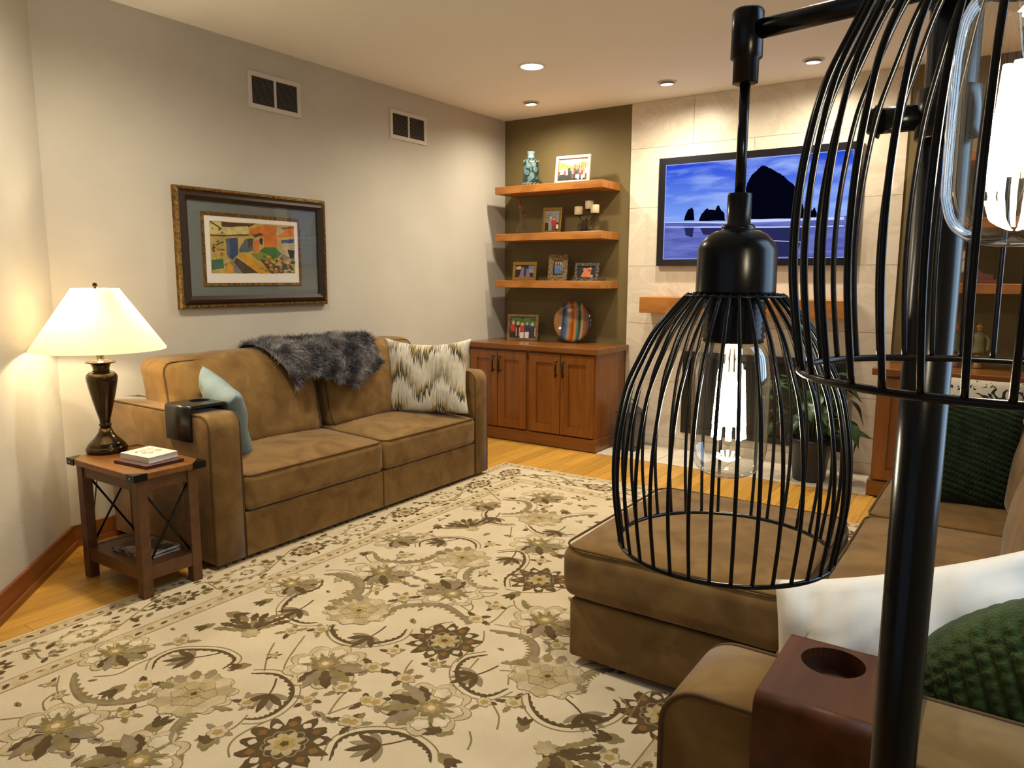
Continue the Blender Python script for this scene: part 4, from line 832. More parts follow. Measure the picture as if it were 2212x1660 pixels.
# turquoise bottle
def banded_glaze():
    m = mat('turquoise_glaze', (0.10, 0.24, 0.26), 0.3, coat=0.3); nt = m.node_tree; N = nt.nodes; L = nt.links
    tc = N.new('ShaderNodeTexCoord'); v = N.new('ShaderNodeTexVoronoi'); v.inputs['Scale'].default_value = 26; v.distance = 'EUCLIDEAN'; L.new(tc.outputs['Object'], v.inputs['Vector'])
    cr = N.new('ShaderNodeValToRGB'); st_ = [(0.0, (0.02, 0.035, 0.03)), (0.16, (0.17, 0.25, 0.21)), (0.30, (0.045, 0.09, 0.09)), (0.42, (0.12, 0.22, 0.24)), (0.55, (0.012, 0.03, 0.03))]
    while len(cr.color_ramp.elements) < 5: cr.color_ramp.elements.new(0.5)
    for e, (p, c) in zip(cr.color_ramp.elements, st_): e.position = p; e.color = (*c, 1)
    L.new(v.outputs['Distance'], cr.inputs[0]); L.new(cr.outputs[0], N['Principled BSDF'].inputs['Base Color']); return m
bx_ = xat(1147, 360, -0.17)
o = thing('ceramic_bottle', (bx_, -0.17, 1.8995), 'turquoise patterned ceramic bottle on the highest shelf in the alcove', 'bottle')
G().lathe([(0.050, 0), (0.058, 0.003), (0.061, 0.02), (0.061, 0.168), (0.055, 0.186), (0.040, 0.198), (0.030, 0.204)], (bx_, -0.17, 1.8995), 36).build('body', banded_glaze(), o)
G().lathe([(0.030, 0.203), (0.027, 0.212), (0.026, 0.235), (0.029, 0.247), (0.030, 0.254), (0.024, 0.255), (0.022, 0.22)], (bx_, -0.17, 1.8995), 36).build('neck', mat('pale_turquoise_glaze', (0.17, 0.27, 0.29), 0.3), o)
for z in (0.012, 0.178):
    g = G()
    for k in range(14): a = k*2*math.pi/14; r = 0.0615 if z < 0.1 else 0.0575; g.tube([(bx_+r*math.cos(a+dx), -0.17+r*math.sin(a+dx), 1.8995+z+dz) for dx, dz in ((-.22, 0), (0, .012), (.22, 0), (0, -.010), (-.22, 0))], 0.0016, 5)
    g.build('lattice_band', mat('cream_slip', (0.5, 0.42, 0.26), 0.5), o)
# glass decanter
dx = xat(1126, 480, -0.16); o = thing('glass_decanter', (dx, -0.16, 1.5485), 'clear glass decanter with copper bow on the shelf below the bottle', 'decanter')
G().lathe([(0.010, 0.002), (0.040, 0.004), (0.045, 0.02), (0.040, 0.045), (0.022, 0.080), (0.014, 0.110), (0.013, 0.160), (0.017, 0.168)], (dx, -0.16, 1.5485), 28, cap=False).build('body', thin_glass('decanter_glass', (0.92, 0.90, 0.86), 1.0), o, fix=False)
COPPER = mat('copper_ribbon', (0.28, 0.07, 0.025), 0.3, metal=0.6)
g = G()
for k in range(5): a = 0.5+k*0.9; g.tube(catmull([(dx, -0.16, 1.5485+0.14+0.02*k), (dx+0.035*math.cos(a), -0.16+0.03*math.sin(a), 1.5485+0.15+0.022*k), (dx+0.03*math.cos(a+.8), -0.16+0.03*math.sin(a+.8), 1.5485+0.17+0.02*k), (dx, -0.16, 1.5485+0.165+0.018*k)], 5), 0.0035, 6)
g.build('copper_bow', COPPER, o)
G().lathe([(0.011, 0.160), (0.010, 0.175), (0.018, 0.190), (0.020, 0.210), (0.010, 0.235), (0.003, 0.25)], (dx, -0.16, 1.5485), 20).build('stopper', thin_glass('stopper_glass', (0.95, 0.85, 0.80), 1.0), o, fix=False)
# candle holder
cx0 = xat(1266, 470, -0.16); o = thing('candle_holder', (cx0, -0.16, 1.5485), 'black iron scroll candle holder under three pillar candles', 'candle holder')
WAX = mat('ivory_wax', (0.58, 0.46, 0.27), 0.5); IRON = mat('black_iron', (0.012, 0.011, 0.010), 0.5)
for (px, z, yy, cl_) in ((1250, 0.125, -0.16, 'ivory pillar candle on the holder arm beside the gilt photo frame'), (1273, 0.165, -0.13, 'ivory pillar candle raised highest on the scroll holder'), (1285, 0.130, -0.18, 'ivory pillar candle on the holder arm nearest the tiled wall')):
    x = xat(px, 460, yy); G().lathe([(0.010, z-0.010), (0.036, z-0.004), (0.038, z), (0.001, z)], (x, yy, 1.5485), 24).build('candle_plate', IRON, o)
    cn = G().lathe([(0.030, z+0.0004), (0.031, z+0.003), (0.031, z+0.058), (0.026, z+0.060), (0.002, z+0.056)], (x, yy, 1.5485), 24).build('pillar_candle', WAX, loc=(x, yy, 1.5485+z)); tag(cn, cl_, 'candle', 'candles on the iron holder')
    G().tube(catmull([(x, yy, 1.5485+z-0.006), (x*0.6+cx0*0.4, yy*0.6-0.16*0.4, 1.5485+z-0.035), (cx0, -0.16, 1.5485+0.07)], 6), 0.004, 6).build('branch', IRON, o)
for s in (-1, 1):
    sp_ = [(cx0+s*(0.042+(0.036-0.0024*k)*math.cos(0.55*k+math.pi)), -0.165, 1.5485+0.045+(0.036-0.0024*k)*math.sin(0.55*k+math.pi)) for k in range(15)]
    G().tube(sp_, 0.0035, 6).build('scroll', IRON, o)
G().tube([(cx0, -0.16, 1.5485+0.002), (cx0, -0.16, 1.5485+0.10)], 0.005, 8).build('stem', IRON, o); G().lathe([(0.03, 0), (0.03, 0.004), (0.006, 0.010)], (cx0, -0.16, 1.5485), 20).build('foot', IRON, o)
# art-glass plate on stand
pc_ = hit(1234, 700, 1, -0.16); rpl = 0.5*wbetween(1195, 1272, 700, -0.16)
o = thing('glass_plate', (pc_.x, -0.16, 0.7365), 'round striped orange and blue art-glass plate on the cabinet', 'plate', rot=(-0.18, 0, 0.15))
PLATE = bpy.data.materials.new('striped_art_glass'); PLATE.use_nodes = True; nt = PLATE.node_tree; N = nt.nodes; L = nt.links; b = N['Principled BSDF']; b.inputs['Roughness'].default_value = 0.06; b.inputs['Coat Weight'].default_value = 0.4
tc = N.new('ShaderNodeTexCoord'); mp = N.new('ShaderNodeMapping'); mp.inputs['Rotation'].default_value = (0, 0.22, 0); mp.inputs['Scale'].default_value = (1, 1, 0.12); L.new(tc.outputs['Object'], mp.inputs[0])
nz = N.new('ShaderNodeTexNoise'); nz.inputs['Scale'].default_value = 9; nz.inputs['Detail'].default_value = 3; L.new(mp.outputs[0], nz.inputs['Vector'])
sx = N.new('ShaderNodeSeparateXYZ'); L.new(mp.outputs[0], sx.inputs[0])
ma = N.new('ShaderNodeMath'); ma.operation = 'MULTIPLY_ADD'; ma.inputs[1].default_value = 3.6; L.new(sx.outputs['X'], ma.inputs[0])
mb = N.new('ShaderNodeMath'); mb.operation = 'MULTIPLY_ADD'; mb.inputs[1].default_value = 0.35; mb.inputs[2].default_value = 0.30; L.new(nz.outputs['Fac'], mb.inputs[0]); L.new(mb.outputs[0], ma.inputs[2])
cr = N.new('ShaderNodeValToRGB'); L.new(ma.outputs[0], cr.inputs[0]); L.new(cr.outputs[0], b.inputs['Base Color'])
st_ = [(0.0, (0.30, 0.13, 0.03)), (0.10, (0.28, 0.16, 0.07)), (0.15, (0.015, 0.03, 0.09)), (0.27, (0.07, 0.14, 0.26)), (0.31, (0.30, 0.24, 0.15)), (0.36, (0.45, 0.12, 0.01)), (0.45, (0.20, 0.03, 0.006)), (0.50, (0.50, 0.20, 0.02)), (0.56, (0.03, 0.16, 0.14)), (0.62, (0.008, 0.018, 0.03)), (0.70, (0.40, 0.28, 0.14)), (0.76, (0.24, 0.07, 0.012)), (0.86, (0.10, 0.03, 0.01)), (0.95, (0.02, 0.012, 0.008))]
while len(cr.color_ramp.elements) < len(st_): cr.color_ramp.elements.new(0.5)
for e, (p, c) in zip(cr.color_ramp.elements, st_): e.position = p; e.color = (*c, 1)
g = G(); n = 48; prf = [(0.001, 0.020), (rpl*0.5, 0.017), (rpl*0.8, 0.009), (rpl, 0.0), (rpl, 0.005), (rpl*0.8, 0.015), (rpl*0.5, 0.023), (0.001, 0.026)]
vs_ = [(r*math.cos(2*math.pi*j/n), d_, rpl+0.006+r*math.sin(2*math.pi*j/n)) for r, d_ in prf for j in range(n)]
g.add(vs_, [(i*n+j, i*n+(j+1) % n, (i+1)*n+(j+1) % n, (i+1)*n+j) for i in range(len(prf)-1) for j in range(n)], 0, True).build('plate', PLATE, o, local=True)
ps = thing('plate_stand', (pc_.x, -0.16, 0.7365), 'small black iron stand under the art-glass plate', 'stand', rot=(-0.18, 0, 0.15))
g = G()
for s in (-1, 1):
    g.tube(catmull([(s*0.05, -0.016, 0.028), (s*0.05, -0.018, 0.012), (s*0.05, 0.0, 0.007), (s*0.05, 0.045, 0.02), (s*0.03, 0.040, 0.10)], 6), 0.0035, 6)
    g.tube([(s*0.05, -0.010, 0.010), (s*0.055, -0.014, 0.001)], 0.0035, 6)
g.tube([(-0.05, 0.03, 0.018), (0.05, 0.03, 0.018)], 0.003, 6).tube([(0, 0.045, 0.10), (0, 0.075, 0.013)], 0.003, 6).build('frame', IRON, ps, local=True)
# ------------------------------------------------------------------ right alcove: clock and figurines
ck = thing('mantel_clock', (3.195, -0.15, 1.1995), 'arched wooden mantel clock with white dial', 'clock')
CLW = mat('clock_wood', (0.22, 0.06, 0.012), 0.3, coat=0.3)
prof = [(-0.155, 0.022)]+[(-0.155+0.31*i/28, 0.022+0.025+0.155*math.exp(-(((-0.155+0.31*i/28)/0.075)**2)*1.4)-0.0) for i in range(29)]+[(0.155, 0.022)]
G().prism(prof, lambda a, b, h: (3.195+a, h, 1.1995+b), -0.20, -0.10).build('case', CLW, ck)
G().rbox(3.02, 3.372, -0.212, -0.09, 1.1995, 1.2215, 0.003, 2).build('base', CLW, ck)
def ydisc(cx, cz, r, y0, y1, n=36): return G().prism([(r*math.cos(2*math.pi*i/n), r*math.sin(2*math.pi*i/n)) for i in range(n)], lambda a, b, h: (cx+a, h, cz+b), y0, y1)
ydisc(3.195, 1.318, 0.062, -0.208, -0.2).build('bezel', mat('brass', (0.5, 0.32, 0.08), 0.25, metal=1), ck)
dl = ydisc(3.195, 1.318, 0.055, -0.2105, -0.208).build('dial', mat('clock_dial', (0.72, 0.68, 0.58), 0.4), ck)
g = G()
for k in range(12): a = k*math.pi/6; g.tube([(3.195+0.040*math.sin(a), -0.211, 1.318+0.040*math.cos(a)), (3.195+0.049*math.sin(a), -0.211, 1.318+0.049*math.cos(a))], 0.0013, 4)
g.build('hour_marks', BLACKS, dl); G().tube([(3.195, -0.2115, 1.318), (3.215, -0.2115, 1.338)], 0.0015, 4).tube([(3.195, -0.2115, 1.318), (3.175, -0.2115, 1.352)], 0.001, 4).build('hands', BLACKS, dl)
def figurine(x, y, h, robe, trim, label):
    t = thing('figurine', (x, y, 0.7335), label, 'figurine', 'figurines on the far cabinet')
    k = h/0.25
    G().lathe([(0.030*k, 0.0), (0.032*k, 0.004), (0.022*k, 0.02), (0.020*k, 0.07*k), (0.016*k, 0.09*k)], (x, y, 0.7335), 20).build('legs', trim, t)
    G().lathe([(0.038*k, 0.085*k), (0.036*k, 0.10*k), (0.026*k, 0.15*k), (0.030*k, 0.185*k), (0.020*k, 0.20*k), (0.008*k, 0.207*k)], (x, y, 0.7335), 20).build('tunic', robe, t)
    for s in (-1, 1): G().tube(catmull([(x+s*0.022*k, y, 0.7335+0.19*k), (x+s*0.046*k, y-0.01, 0.7335+0.16*k), (x+s*0.044*k, y-0.02, 0.7335+0.10*k)], 5), 0.009*k, 8).build('arm', robe, t)
    G().lathe([(0.002*k, 0.200*k), (0.012*k, 0.206*k), (0.017*k, 0.220*k), (0.014*k, 0.236*k), (0.002*k, 0.242*k)], (x, y, 0.7335), 16).build('head', trim, t)
    G().lathe([(0.020*k, 0.228*k), (0.021*k, 0.233*k), (0.012*k, 0.248*k), (0.004*k, 0.256*k)], (x, y, 0.7335), 16).build('cap', mat('gilt_figure', (0.34, 0.20, 0.05), 0.4, metal=0.4), t)
SAGE = mat('sage_glaze', (0.20, 0.19, 0.08), 0.4); GILT = mat('gilt_figure', (0.34, 0.20, 0.05), 0.4, metal=0.4); ROSE = mat('rose_glaze', (0.35, 0.15, 0.11), 0.4)
fx = hit(2112, 780, 2, 0.733)
figurine(3.312, -0.17, 0.245, SAGE, GILT, 'sage-robed gilt figurine standing beside a rose-legged one'); figurine(3.200, -0.17, 0.242, mat('green_glaze', (0.10, 0.13, 0.06), 0.4), ROSE, 'green-robed figurine with rose-coloured legs on the far cabinet')
# ------------------------------------------------------------------ lantern and plant on the hearth
ln_ = thing('lantern', (1.245, -0.22, 0.004), 'dark grey metal lantern on the hearth beside the cabinet', 'lantern')
LM = mat('dark_grey_metal', (0.035, 0.036, 0.038), 0.45, var=(0.02, 0.02, 0.022), scale=30)
lx, ly = 1.245, -0.22
G().rbox(lx-0.075, lx+0.075, ly-0.075, ly+0.075, 0.004, 0.030, 0.004, 2).build('base', LM, ln_)
for a in (-1, 1):
    for b in (-1, 1): G().box(lx+a*0.062-0.006, lx+a*0.062+0.006, ly+b*0.062-0.006, ly+b*0.062+0.006, 0.030, 0.270).build('post', LM, ln_)
for a in (-1, 1):
    G().box(lx+a*0.062-0.001, lx+a*0.062+0.001, ly-0.056, ly+0.056, 0.030, 0.270).build('pane', mat('smoked_pane', (0.06, 0.06, 0.062), 0.1), ln_); G().box(lx-0.056, lx+0.056, ly+a*0.062-0.001, ly+a*0.062+0.001, 0.030, 0.270).build('pane', mat('smoked_pane', (0.06, 0.06, 0.062), 0.1), ln_)
g = G().box(lx-0.078, lx+0.078, ly-0.078, ly+0.078, 0.270, 0.282)
g.add([(lx-0.07, ly-0.07, 0.282), (lx+0.07, ly-0.07, 0.282), (lx+0.07, ly+0.07, 0.282), (lx-0.07, ly+0.07, 0.282), (lx-0.02, ly-0.02, 0.335), (lx+0.02, ly-0.02, 0.335), (lx+0.02, ly+0.02, 0.335), (lx-0.02, ly+0.02, 0.335)], [(0, 1, 5, 4), (1, 2, 6, 5), (2, 3, 7, 6), (3, 0, 4, 7), (4, 5, 6, 7)])
g.build('roof', LM, ln_); G().tube([(lx+0.030*math.cos(i*math.pi/8), ly, 0.335+0.035*math.sin(i*math.pi/8)) for i in range(9)], 0.004, 6).build('handle', LM, ln_)
PX, PY = 2.50, -0.335
pp = thing('potted_plant', (PX, PY, 0.004), 'leafy green peace lily in a dark pot on the hearth', 'plant')
G().lathe([(0.085, 0.0), (0.092, 0.004), (0.118, 0.22), (0.128, 0.235), (0.128, 0.262), (0.116, 0.264), (0.112, 0.245), (0.001, 0.243)], (PX, PY, 0.004), 36).build('pot', mat('dark_blue_pot', (0.014, 0.017, 0.024), 0.35), pp)
LEAF = mat('peace_lily_leaf', (0.035, 0.085, 0.022), 0.35, var=(0.018, 0.045, 0.014), scale=10, rand=0.25)
STEMM = mat('leaf_stem', (0.06, 0.09, 0.025), 0.5)
def leaf_mesh(L_, w, droop, fold=0.25):
    g = G(); n = 12; k = 5
    for i in range(n+1):
        t = i/n; ww = w*(math.sin(math.pi*min(1, t*1.02+0.0)**0.75)*(1-0.25*t))+0.0006
        ang = -droop*t*t; x = L_*t; z = -droop*0.45*L_*t*t
        for j in range(k): s = -1+2*j/(k-1); g.v.append((x, s*ww, z+abs(s)*ww*fold+0.004*math.sin(9*t+3*s)))
    for i in range(n):
        for j in range(k-1): g.f.append((i*k+j, (i+1)*k+j, (i+1)*k+j+1, i*k+j+1)); g.m.append(0); g.sm.append(True)
    return g.mesh('leaf', LEAF, fix=False)
leaves = [leaf_mesh(0.17, 0.052, 0.7), leaf_mesh(0.15, 0.047, 1.1), leaf_mesh(0.18, 0.056, 1.3), leaf_mesh(0.13, 0.042, 0.6)]
rl = random.Random(21)
def add_leaf(base, tip, mesh_i, sc_, pitch, yaw, roll):
    mid = (base+tip)/2+Vector((0, 0, 0.06))
    G().tube(catmull([base, mid, tip], 6), 0.003, 5).build('stem', STEMM, pp)
    o = bpy.data.objects.new('leaf', leaves[mesh_i]); COL.objects.link(o); o.parent = pp; o.location = tip-wloc(pp); o.rotation_euler = (roll, pitch, yaw); o.scale = (sc_,)*3
for k in range(62):
    a = rl.uniform(0, 2*math.pi); rr = rl.uniform(0.03, 0.22)*(1.0 if math.sin(a) < 0.2 else 0.75); zz = rl.uniform(0.34, 0.68)-0.35*rr
    tip = Vector((PX+rr*math.cos(a)*1.0, PY+rr*math.sin(a)*0.8, zz))
    tip.y = min(tip.y, -0.13)
    add_leaf(Vector((PX+0.05*math.cos(a), PY+0.05*math.sin(a), 0.245)), tip, rl.randrange(4), rl.uniform(0.75, 1.05), rl.uniform(-0.5, 0.9), a+rl.uniform(-0.6, 0.6) if math.sin(a) < 0.3 else a+(1.2 if math.cos(a) < 0 else -1.2), rl.uniform(-0.5, 0.5))
for (px, py, yaw, pitch) in ((1812, 838, 0.1, 0.1), (1826, 860, -0.2, 0.35), (1800, 890, 0.0, 0.5), (1828, 905, -0.3, 0.6), (1820, 935, -0.1, 1.0), (1838, 912, -0.2, 0.9)):
    add_leaf(Vector((PX+0.05, PY-0.02, 0.245)), hit(px, py, 1, PY-0.02), rl.randrange(3), 0.9, pitch, yaw, rl.uniform(-0.4, 0.4))
# ------------------------------------------------------------------ patterned rug
RX0, RX1, RY0, RY1 = 0.754, 3.110, -4.72, -1.080
rug = thing('area_rug', (1.93, -2.9, 0), 'large cream rug with brown and olive floral scrolls', 'rug')
PILE = mat('rug_cream_pile', (0.68, 0.575, 0.40), 0.95, var=(0.61, 0.51, 0.345), scale=5, bump=0.5, bscale=420, spec=0.1)
G().rbox(RX0, RX1, RY0, RY1, 0.0005, 0.0100, 0.004, 2).build('pile', PILE, rug)
rcols = [('brown', (0.120, 0.080, 0.034)), ('olive', (0.27, 0.205, 0.088)), ('tan', (0.47, 0.375, 0.205)), ('cream', (0.68, 0.575, 0.40)), ('gold', (0.42, 0.30, 0.105)), ('rust', (0.24, 0.125, 0.045)), ('taupe', (0.30, 0.235, 0.145)), ('ochre_line', (0.30, 0.20, 0.068)), ('peach', (0.585, 0.475, 0.295))]
RM = [mat('rug_'+n, c, 0.95, var=tuple(x*0.78 for x in c), scale=22, detail=3, bump=0.4, bscale=420, spec=0.1) for n, c in rcols]
RI = {n: i for i, (n, c) in enumerate(rcols)}
g_b = G(); g_f = G(); cur = [g_f]; rr_ = random.Random(17)
def zl(l): return 0.0103+0.00022*l
def rp(c, pts, l):
    s = sum(pts[i-1][0]*pts[i][1]-pts[i][0]*pts[i-1][1] for i in range(len(pts))); z = zl(l)+rr_.uniform(-.00009, .00009)
    cur[0].poly([(a, b, z) for a, b in (pts if s > 0 else pts[::-1])], RI[c])
def ribbon(c, pts, w, l):
    P = [Vector((p[0], p[1])) for p in pts]; n = len(P); wf = w if callable(w) else (lambda t: w)
    Lf, Rt = [], []
    for i in range(n):
        d = (P[min(n-1, i+1)]-P[max(0, i-1)]); d = d.normalized() if d.length > 1e-9 else Vector((1, 0)); nn = Vector((-d.y, d.x)); q = wf(i/(n-1))
        a, b = q if isinstance(q, tuple) else (q/2, q/2)
        Lf.append(P[i]+nn*a); Rt.append(P[i]-nn*b)
    z = zl(l)+rr_.uniform(-.00009, .00009); vs_ = [(p.x, p.y, z) for p in Lf]+[(p.x, p.y, z) for p in Rt]
    cur[0].add(vs_, [(n+i, n+i+1, i+1, i) for i in range(n-1)], RI[c])
def blob(c, cx, cy, r, l, lobes=8, amp=0.18, rot=0, sq=1.0, jag=0.0, ax=0.0):
    n = lobes*6; pts = []
    for i in range(n):
        a = 2*math.pi*i/n; k = 1-amp+amp*abs(math.cos(lobes*a/2))
        k *= 1+jag*rr_.uniform(-1, 1); x, y = r*k*math.cos(a), r*k*sq*math.sin(a); ca, sa = math.cos(rot), math.sin(rot); pts.append((cx+x*ca-y*sa, cy+x*sa+y*ca))
    rp(c, pts, l)
def blade(c, cx, cy, L_, w, ang, l, jag=0, curve=0.0):
    n = 7; ca, sa = math.cos(ang), math.sin(ang); up_, dn_ = [], []
    for i in range(n+1):
        t = i/n; ww = w/2*math.sin(math.pi*min(1, t*0.96+0.04))**0.8
        j1 = 1+(0.45 if (jag and i % 2) else 0); y0 = curve*L_*t*t
        up_.append((t*L_-(0.02*L_ if jag and i % 2 else 0), y0+ww*j1)); dn_.append((t*L_-(0.02*L_ if jag and i % 2 else 0), y0-ww*j1))
    pts = up_+dn_[::-1]; rp(c, [(cx+x*ca-y*sa, cy+x*sa+y*ca) for x, y in pts], l)
def pol(c, r, a): return (c[0]+r*math.cos(a), c[1]+r*math.sin(a))
def rosette(c, r, rot=0.0):
    blob('brown', *c, r, 1, 13, 0.30, rot, jag=0.07)
    for k in range(13):
        a = rot+2*math.pi*k/13; q = pol(c, r*0.70, a); blob('cream' if k % 2 else 'rust', *q, r*0.105, 2, 4, 0.2, a)
    blob('taupe', *c, r*0.50, 2, 10, 0.15, rot); blob('brown', *c, r*0.46, 3, 10, 0.15, rot); blob('tan', *c, r*0.40, 4, 8, 0.3, rot, jag=.1); blob('gold', *c, r*0.24, 5, 6, 0.3, rot); blob('brown', *c, r*0.10, 6, 5, 0.3, rot)
def outlined(c1, c2, cx, cy, r, l, lobes, rot, sq=1.0, lw=0.006): blob(c1, cx, cy, r, l, lobes, 0.22, rot, sq); blob(c2, cx, cy, r-lw, l+1, lobes, 0.22, rot, sq)
def palmette(c, r, rot=0.0):
    outlined('ochre_line', 'peach', *c, r, 1, 9, rot, lw=0.004)
    for k in range(9):
        a = rot+2*math.pi*k/9; q = pol(c, r*0.60, a); outlined('olive', 'cream', *q, r*0.22, 3, 5, a, lw=0.003)
    for k in range(9): a = rot+math.pi+(k-4)*0.27; q = pol(c, r*0.22, a); blade(('brown', 'taupe', 'olive')[k % 3], *q, r*(0.80 if k % 2 else 0.66), r*0.22, a, 5+(k % 2), jag=1, curve=.1)
    q = pol(c, r*0.10, rot); blob('olive', *q, r*0.34, 7, 7, 0.3, rot, jag=.1); blob('gold', *q, r*0.20, 8, 6, 0.3, rot); blob('cream', *q, r*0.09, 9, 5, 0.2)
    for k in range(5): a = rot+(k-2)*0.5; blade('olive', *pol(c, r*0.28, a), r*0.34, r*0.10, a, 7)
def peony(c, r, rot=0.0):
    outlined('olive', 'peach', *c, r*1.0, 1, 11, rot, 0.85, lw=0.003)
    for k in range(11):
        a = rot+2*math.pi*k/11; q = pol(c, r*0.62, a); outlined('taupe' if k % 3 else 'olive', 'tan' if k % 2 else 'peach', *q, r*0.24, 3, 5, a, lw=0.003)
    for k in range(6):
        a = rot+2*math.pi*k/6+.3; q = pol(c, r*0.34, a); outlined('olive', 'tan', *q, r*0.19, 5, 5, a, lw=0.0025)
    blob('gold', *c, r*0.18, 7, 6, 0.3, rot); blob('brown', *c, r*0.08, 8, 5, .3)
    for k in range(4): a = rot+1.9+k*0.4; blade('olive' if k % 2 else 'taupe', *pol(c, r*0.62, a), r*0.42, r*0.20, a, 6, jag=1)
def striped(c, r, rot=0.0):
    for row, (n, rad, L_) in enumerate(((5, 0.0, 0.5), (7, 0.36, 0.48), (9, 0.72, 0.42))):
        for k in range(n): a = rot+(k-(n-1)/2)*(2.6/n); blade(['brown', 'olive', 'brown'][(k+row) % 3], *pol(c, r*(rad+0.05)-r*0.25, a), r*L_, r*0.15, a, 1+row, jag=1, curve=0.12*(1 if k > n/2 else -1))
    blob('tan', *pol(c, -r*0.12, rot), r*0.22, 5, 7, .3)
def star(c, r, rot=0.0):
    for k, a in enumerate((-1.25, -.8, -.38, 0, .38, .8, 1.25)): blade('brown' if k % 2 else 'taupe', *c, r*(1-.25*abs(a)/1.3), r*0.26, rot+a, 2+(k % 2))
    ribbon('brown', [pol(c, -r*0.9*t, rot+0.15*t) for t in (0, .3, .6, 1)], 0.006, 1)
def sflower(c, r, rot=0.0, dark='olive'):
    n_ = rr_.choice([3, 4, 5])
    for k in range(n_): a = rot+k*2*math.pi/n_+rr_.uniform(-.3, .3); blade(rr_.choice([dark, 'brown', 'taupe']), *pol(c, r*0.30, a), r*rr_.uniform(.55, .95), r*0.30, a, 1, jag=1, curve=rr_.uniform(-.25, .25))
    outlined('olive', 'peach', *c, r*0.58, 2, 6, rot, rr_.uniform(.65, 1), lw=0.003); blob('gold', *c, r*0.28, 4, 5, .3, rot)
def bud(c, r, rot=0.0):
    blob('olive', *c, r*0.6, 1, 4, .25, rot, 0.7)
    for s in (-.5, 0, .5): blade('brown', *c, r, r*0.28, rot+s, 2, jag=1)
def sleaf(c, r, rot=0.0, col='olive'): blade(col, *pol(c, -r*.5, rot), r, r*0.42, rot, 1, jag=1, curve=.2); blade('brown', *pol(c, -r*.3, rot), r*0.6, r*0.14, rot, 2)
def sickle(pts, w, c='brown', inner=1, line=True):
    P = [p.xy for p in catmull([(a, b, 0) for a, b in pts], 9)]; n = len(P)
    def wf(t):
        w_ = w*(0.62 if w < .03 else 0.72); base = w_*(0.25+0.75*math.sin(math.pi*min(1, max(0, t)))**0.6); i = round(t*(n-1)); tooth = w_*0.70*(1 if i % 3 == 0 else (0.45 if i % 3 == 1 else 0.0))*math.sin(math.pi*t)**0.5
        return (base*0.5+tooth, base*0.5) if inner > 0 else (base*0.5, base*0.5+tooth)
    ribbon(c, P, wf, 2)
    if w > 0.03: ribbon('taupe' if c == 'olive' else 'olive', P, lambda t: w*0.35*math.sin(math.pi*t)**.6+0.0005, 3)
    if line:
        def off(t): o_ = w*1.1+0.004; return (-(o_-0.0045), o_) if inner > 0 else (o_, -(o_-0.0045))
        ribbon('olive', P, off, 1)
def vine(pts, w=0.0055, c='olive'): ribbon(c, [p.xy for p in catmull([(a, b, 0) for a, b in pts], 8)], w, 1)
A6 = lambda pts: [fl(x/2.765, 1200+y/2.765) for x, y in pts]
A7 = lambda pts: [fl(700+x/2.515, 1000+y/2.515) for x, y in pts]
placed = []
def put_(fn, c, r, *a): placed.append((c[0], c[1], r)); fn(c, r, *a)
for p in A7([(655, 985), (1170, 650), (1830, 1390)])+A6([(1700, 1150)]): put_(rosette, p, 0.125, rr_.uniform(0, 1))
for p, a in zip(A7([(320, 610), (690, 720), (560, 1350), (1210, 880), (1165, 455), (1190, 195)])+A6([(1950, 680), (330, 1060), (800, 1250)]), (2.6, -0.4, 0.3, 2.5, 2.4, 2.5, 2.6, 2.6, 0.4)): put_(palmette, p, 0.135, a)
for p in A7([(750, 530), (190, 820), (1215, 1180), (1170, 312)])+A6([(1160, 850)]): put_(peony, p, 0.135, rr_.uniform(-.5, .5))
for p, a in zip(A7([(800, 365), (1230, 1590)])+A6([(1500, 470)]), (2.6, -.2, 2.4)): put_(striped, p, 0.15, a)
for p in A7([(390, 430), (850, 240)])+A6([(700, 600), (1750, 190)]): put_(palmette, p, 0.115, 3.1)
for p in A7([(1020, 530), (255, 960), (830, 1170), (1400, 1385), (310, 1555), (655, 440), (930, 310), (1270, 385)])+A6([(1160, 630), (1610, 850), (1790, 340)]): put_(star, p, 0.095, rr_.uniform(-2.4, -0.4))
for p in A7([(550, 580), (675, 620), (430, 750), (290, 700), (270, 1130), (445, 1190), (280, 1320), (100, 1235), (160, 1430), (600, 1115), (1180, 545), (1260, 515), (1265, 1010), (1565, 1520), (1550, 1625), (380, 1040), (615, 355), (560, 400), (1205, 250), (1420, 250), (1305, 275), (660, 1630), (1035, 730), (825, 865), (1030, 1325), (430, 515), (870, 1320), (640, 1480), (1080, 1450), (930, 795), (905, 455)])+\
         A6([(750, 970), (920, 1050), (1450, 680), (1480, 900), (1840, 890), (2050, 810), (2070, 1010), (1920, 460), (1590, 290), (1080, 530), (1400, 370), (1240, 440), (2190, 890), (1740, 470), (700, 820), (860, 800), (1230, 1150), (1300, 1080)]):
    put_(sflower if rr_.random() < .62 else bud, p, rr_.uniform(0.045, 0.062), rr_.uniform(0, 6.28))
for p in A7([(500, 640), (545, 655), (490, 685), (440, 670), (945, 325), (880, 400), (1000, 410), (1460, 245)])+A6([(580, 1125), (640, 1160), (410, 1210), (460, 1250), (1900, 975), (1970, 1000)]): put_(sleaf, p, 0.05, rr_.uniform(0, 6.28), 'taupe')
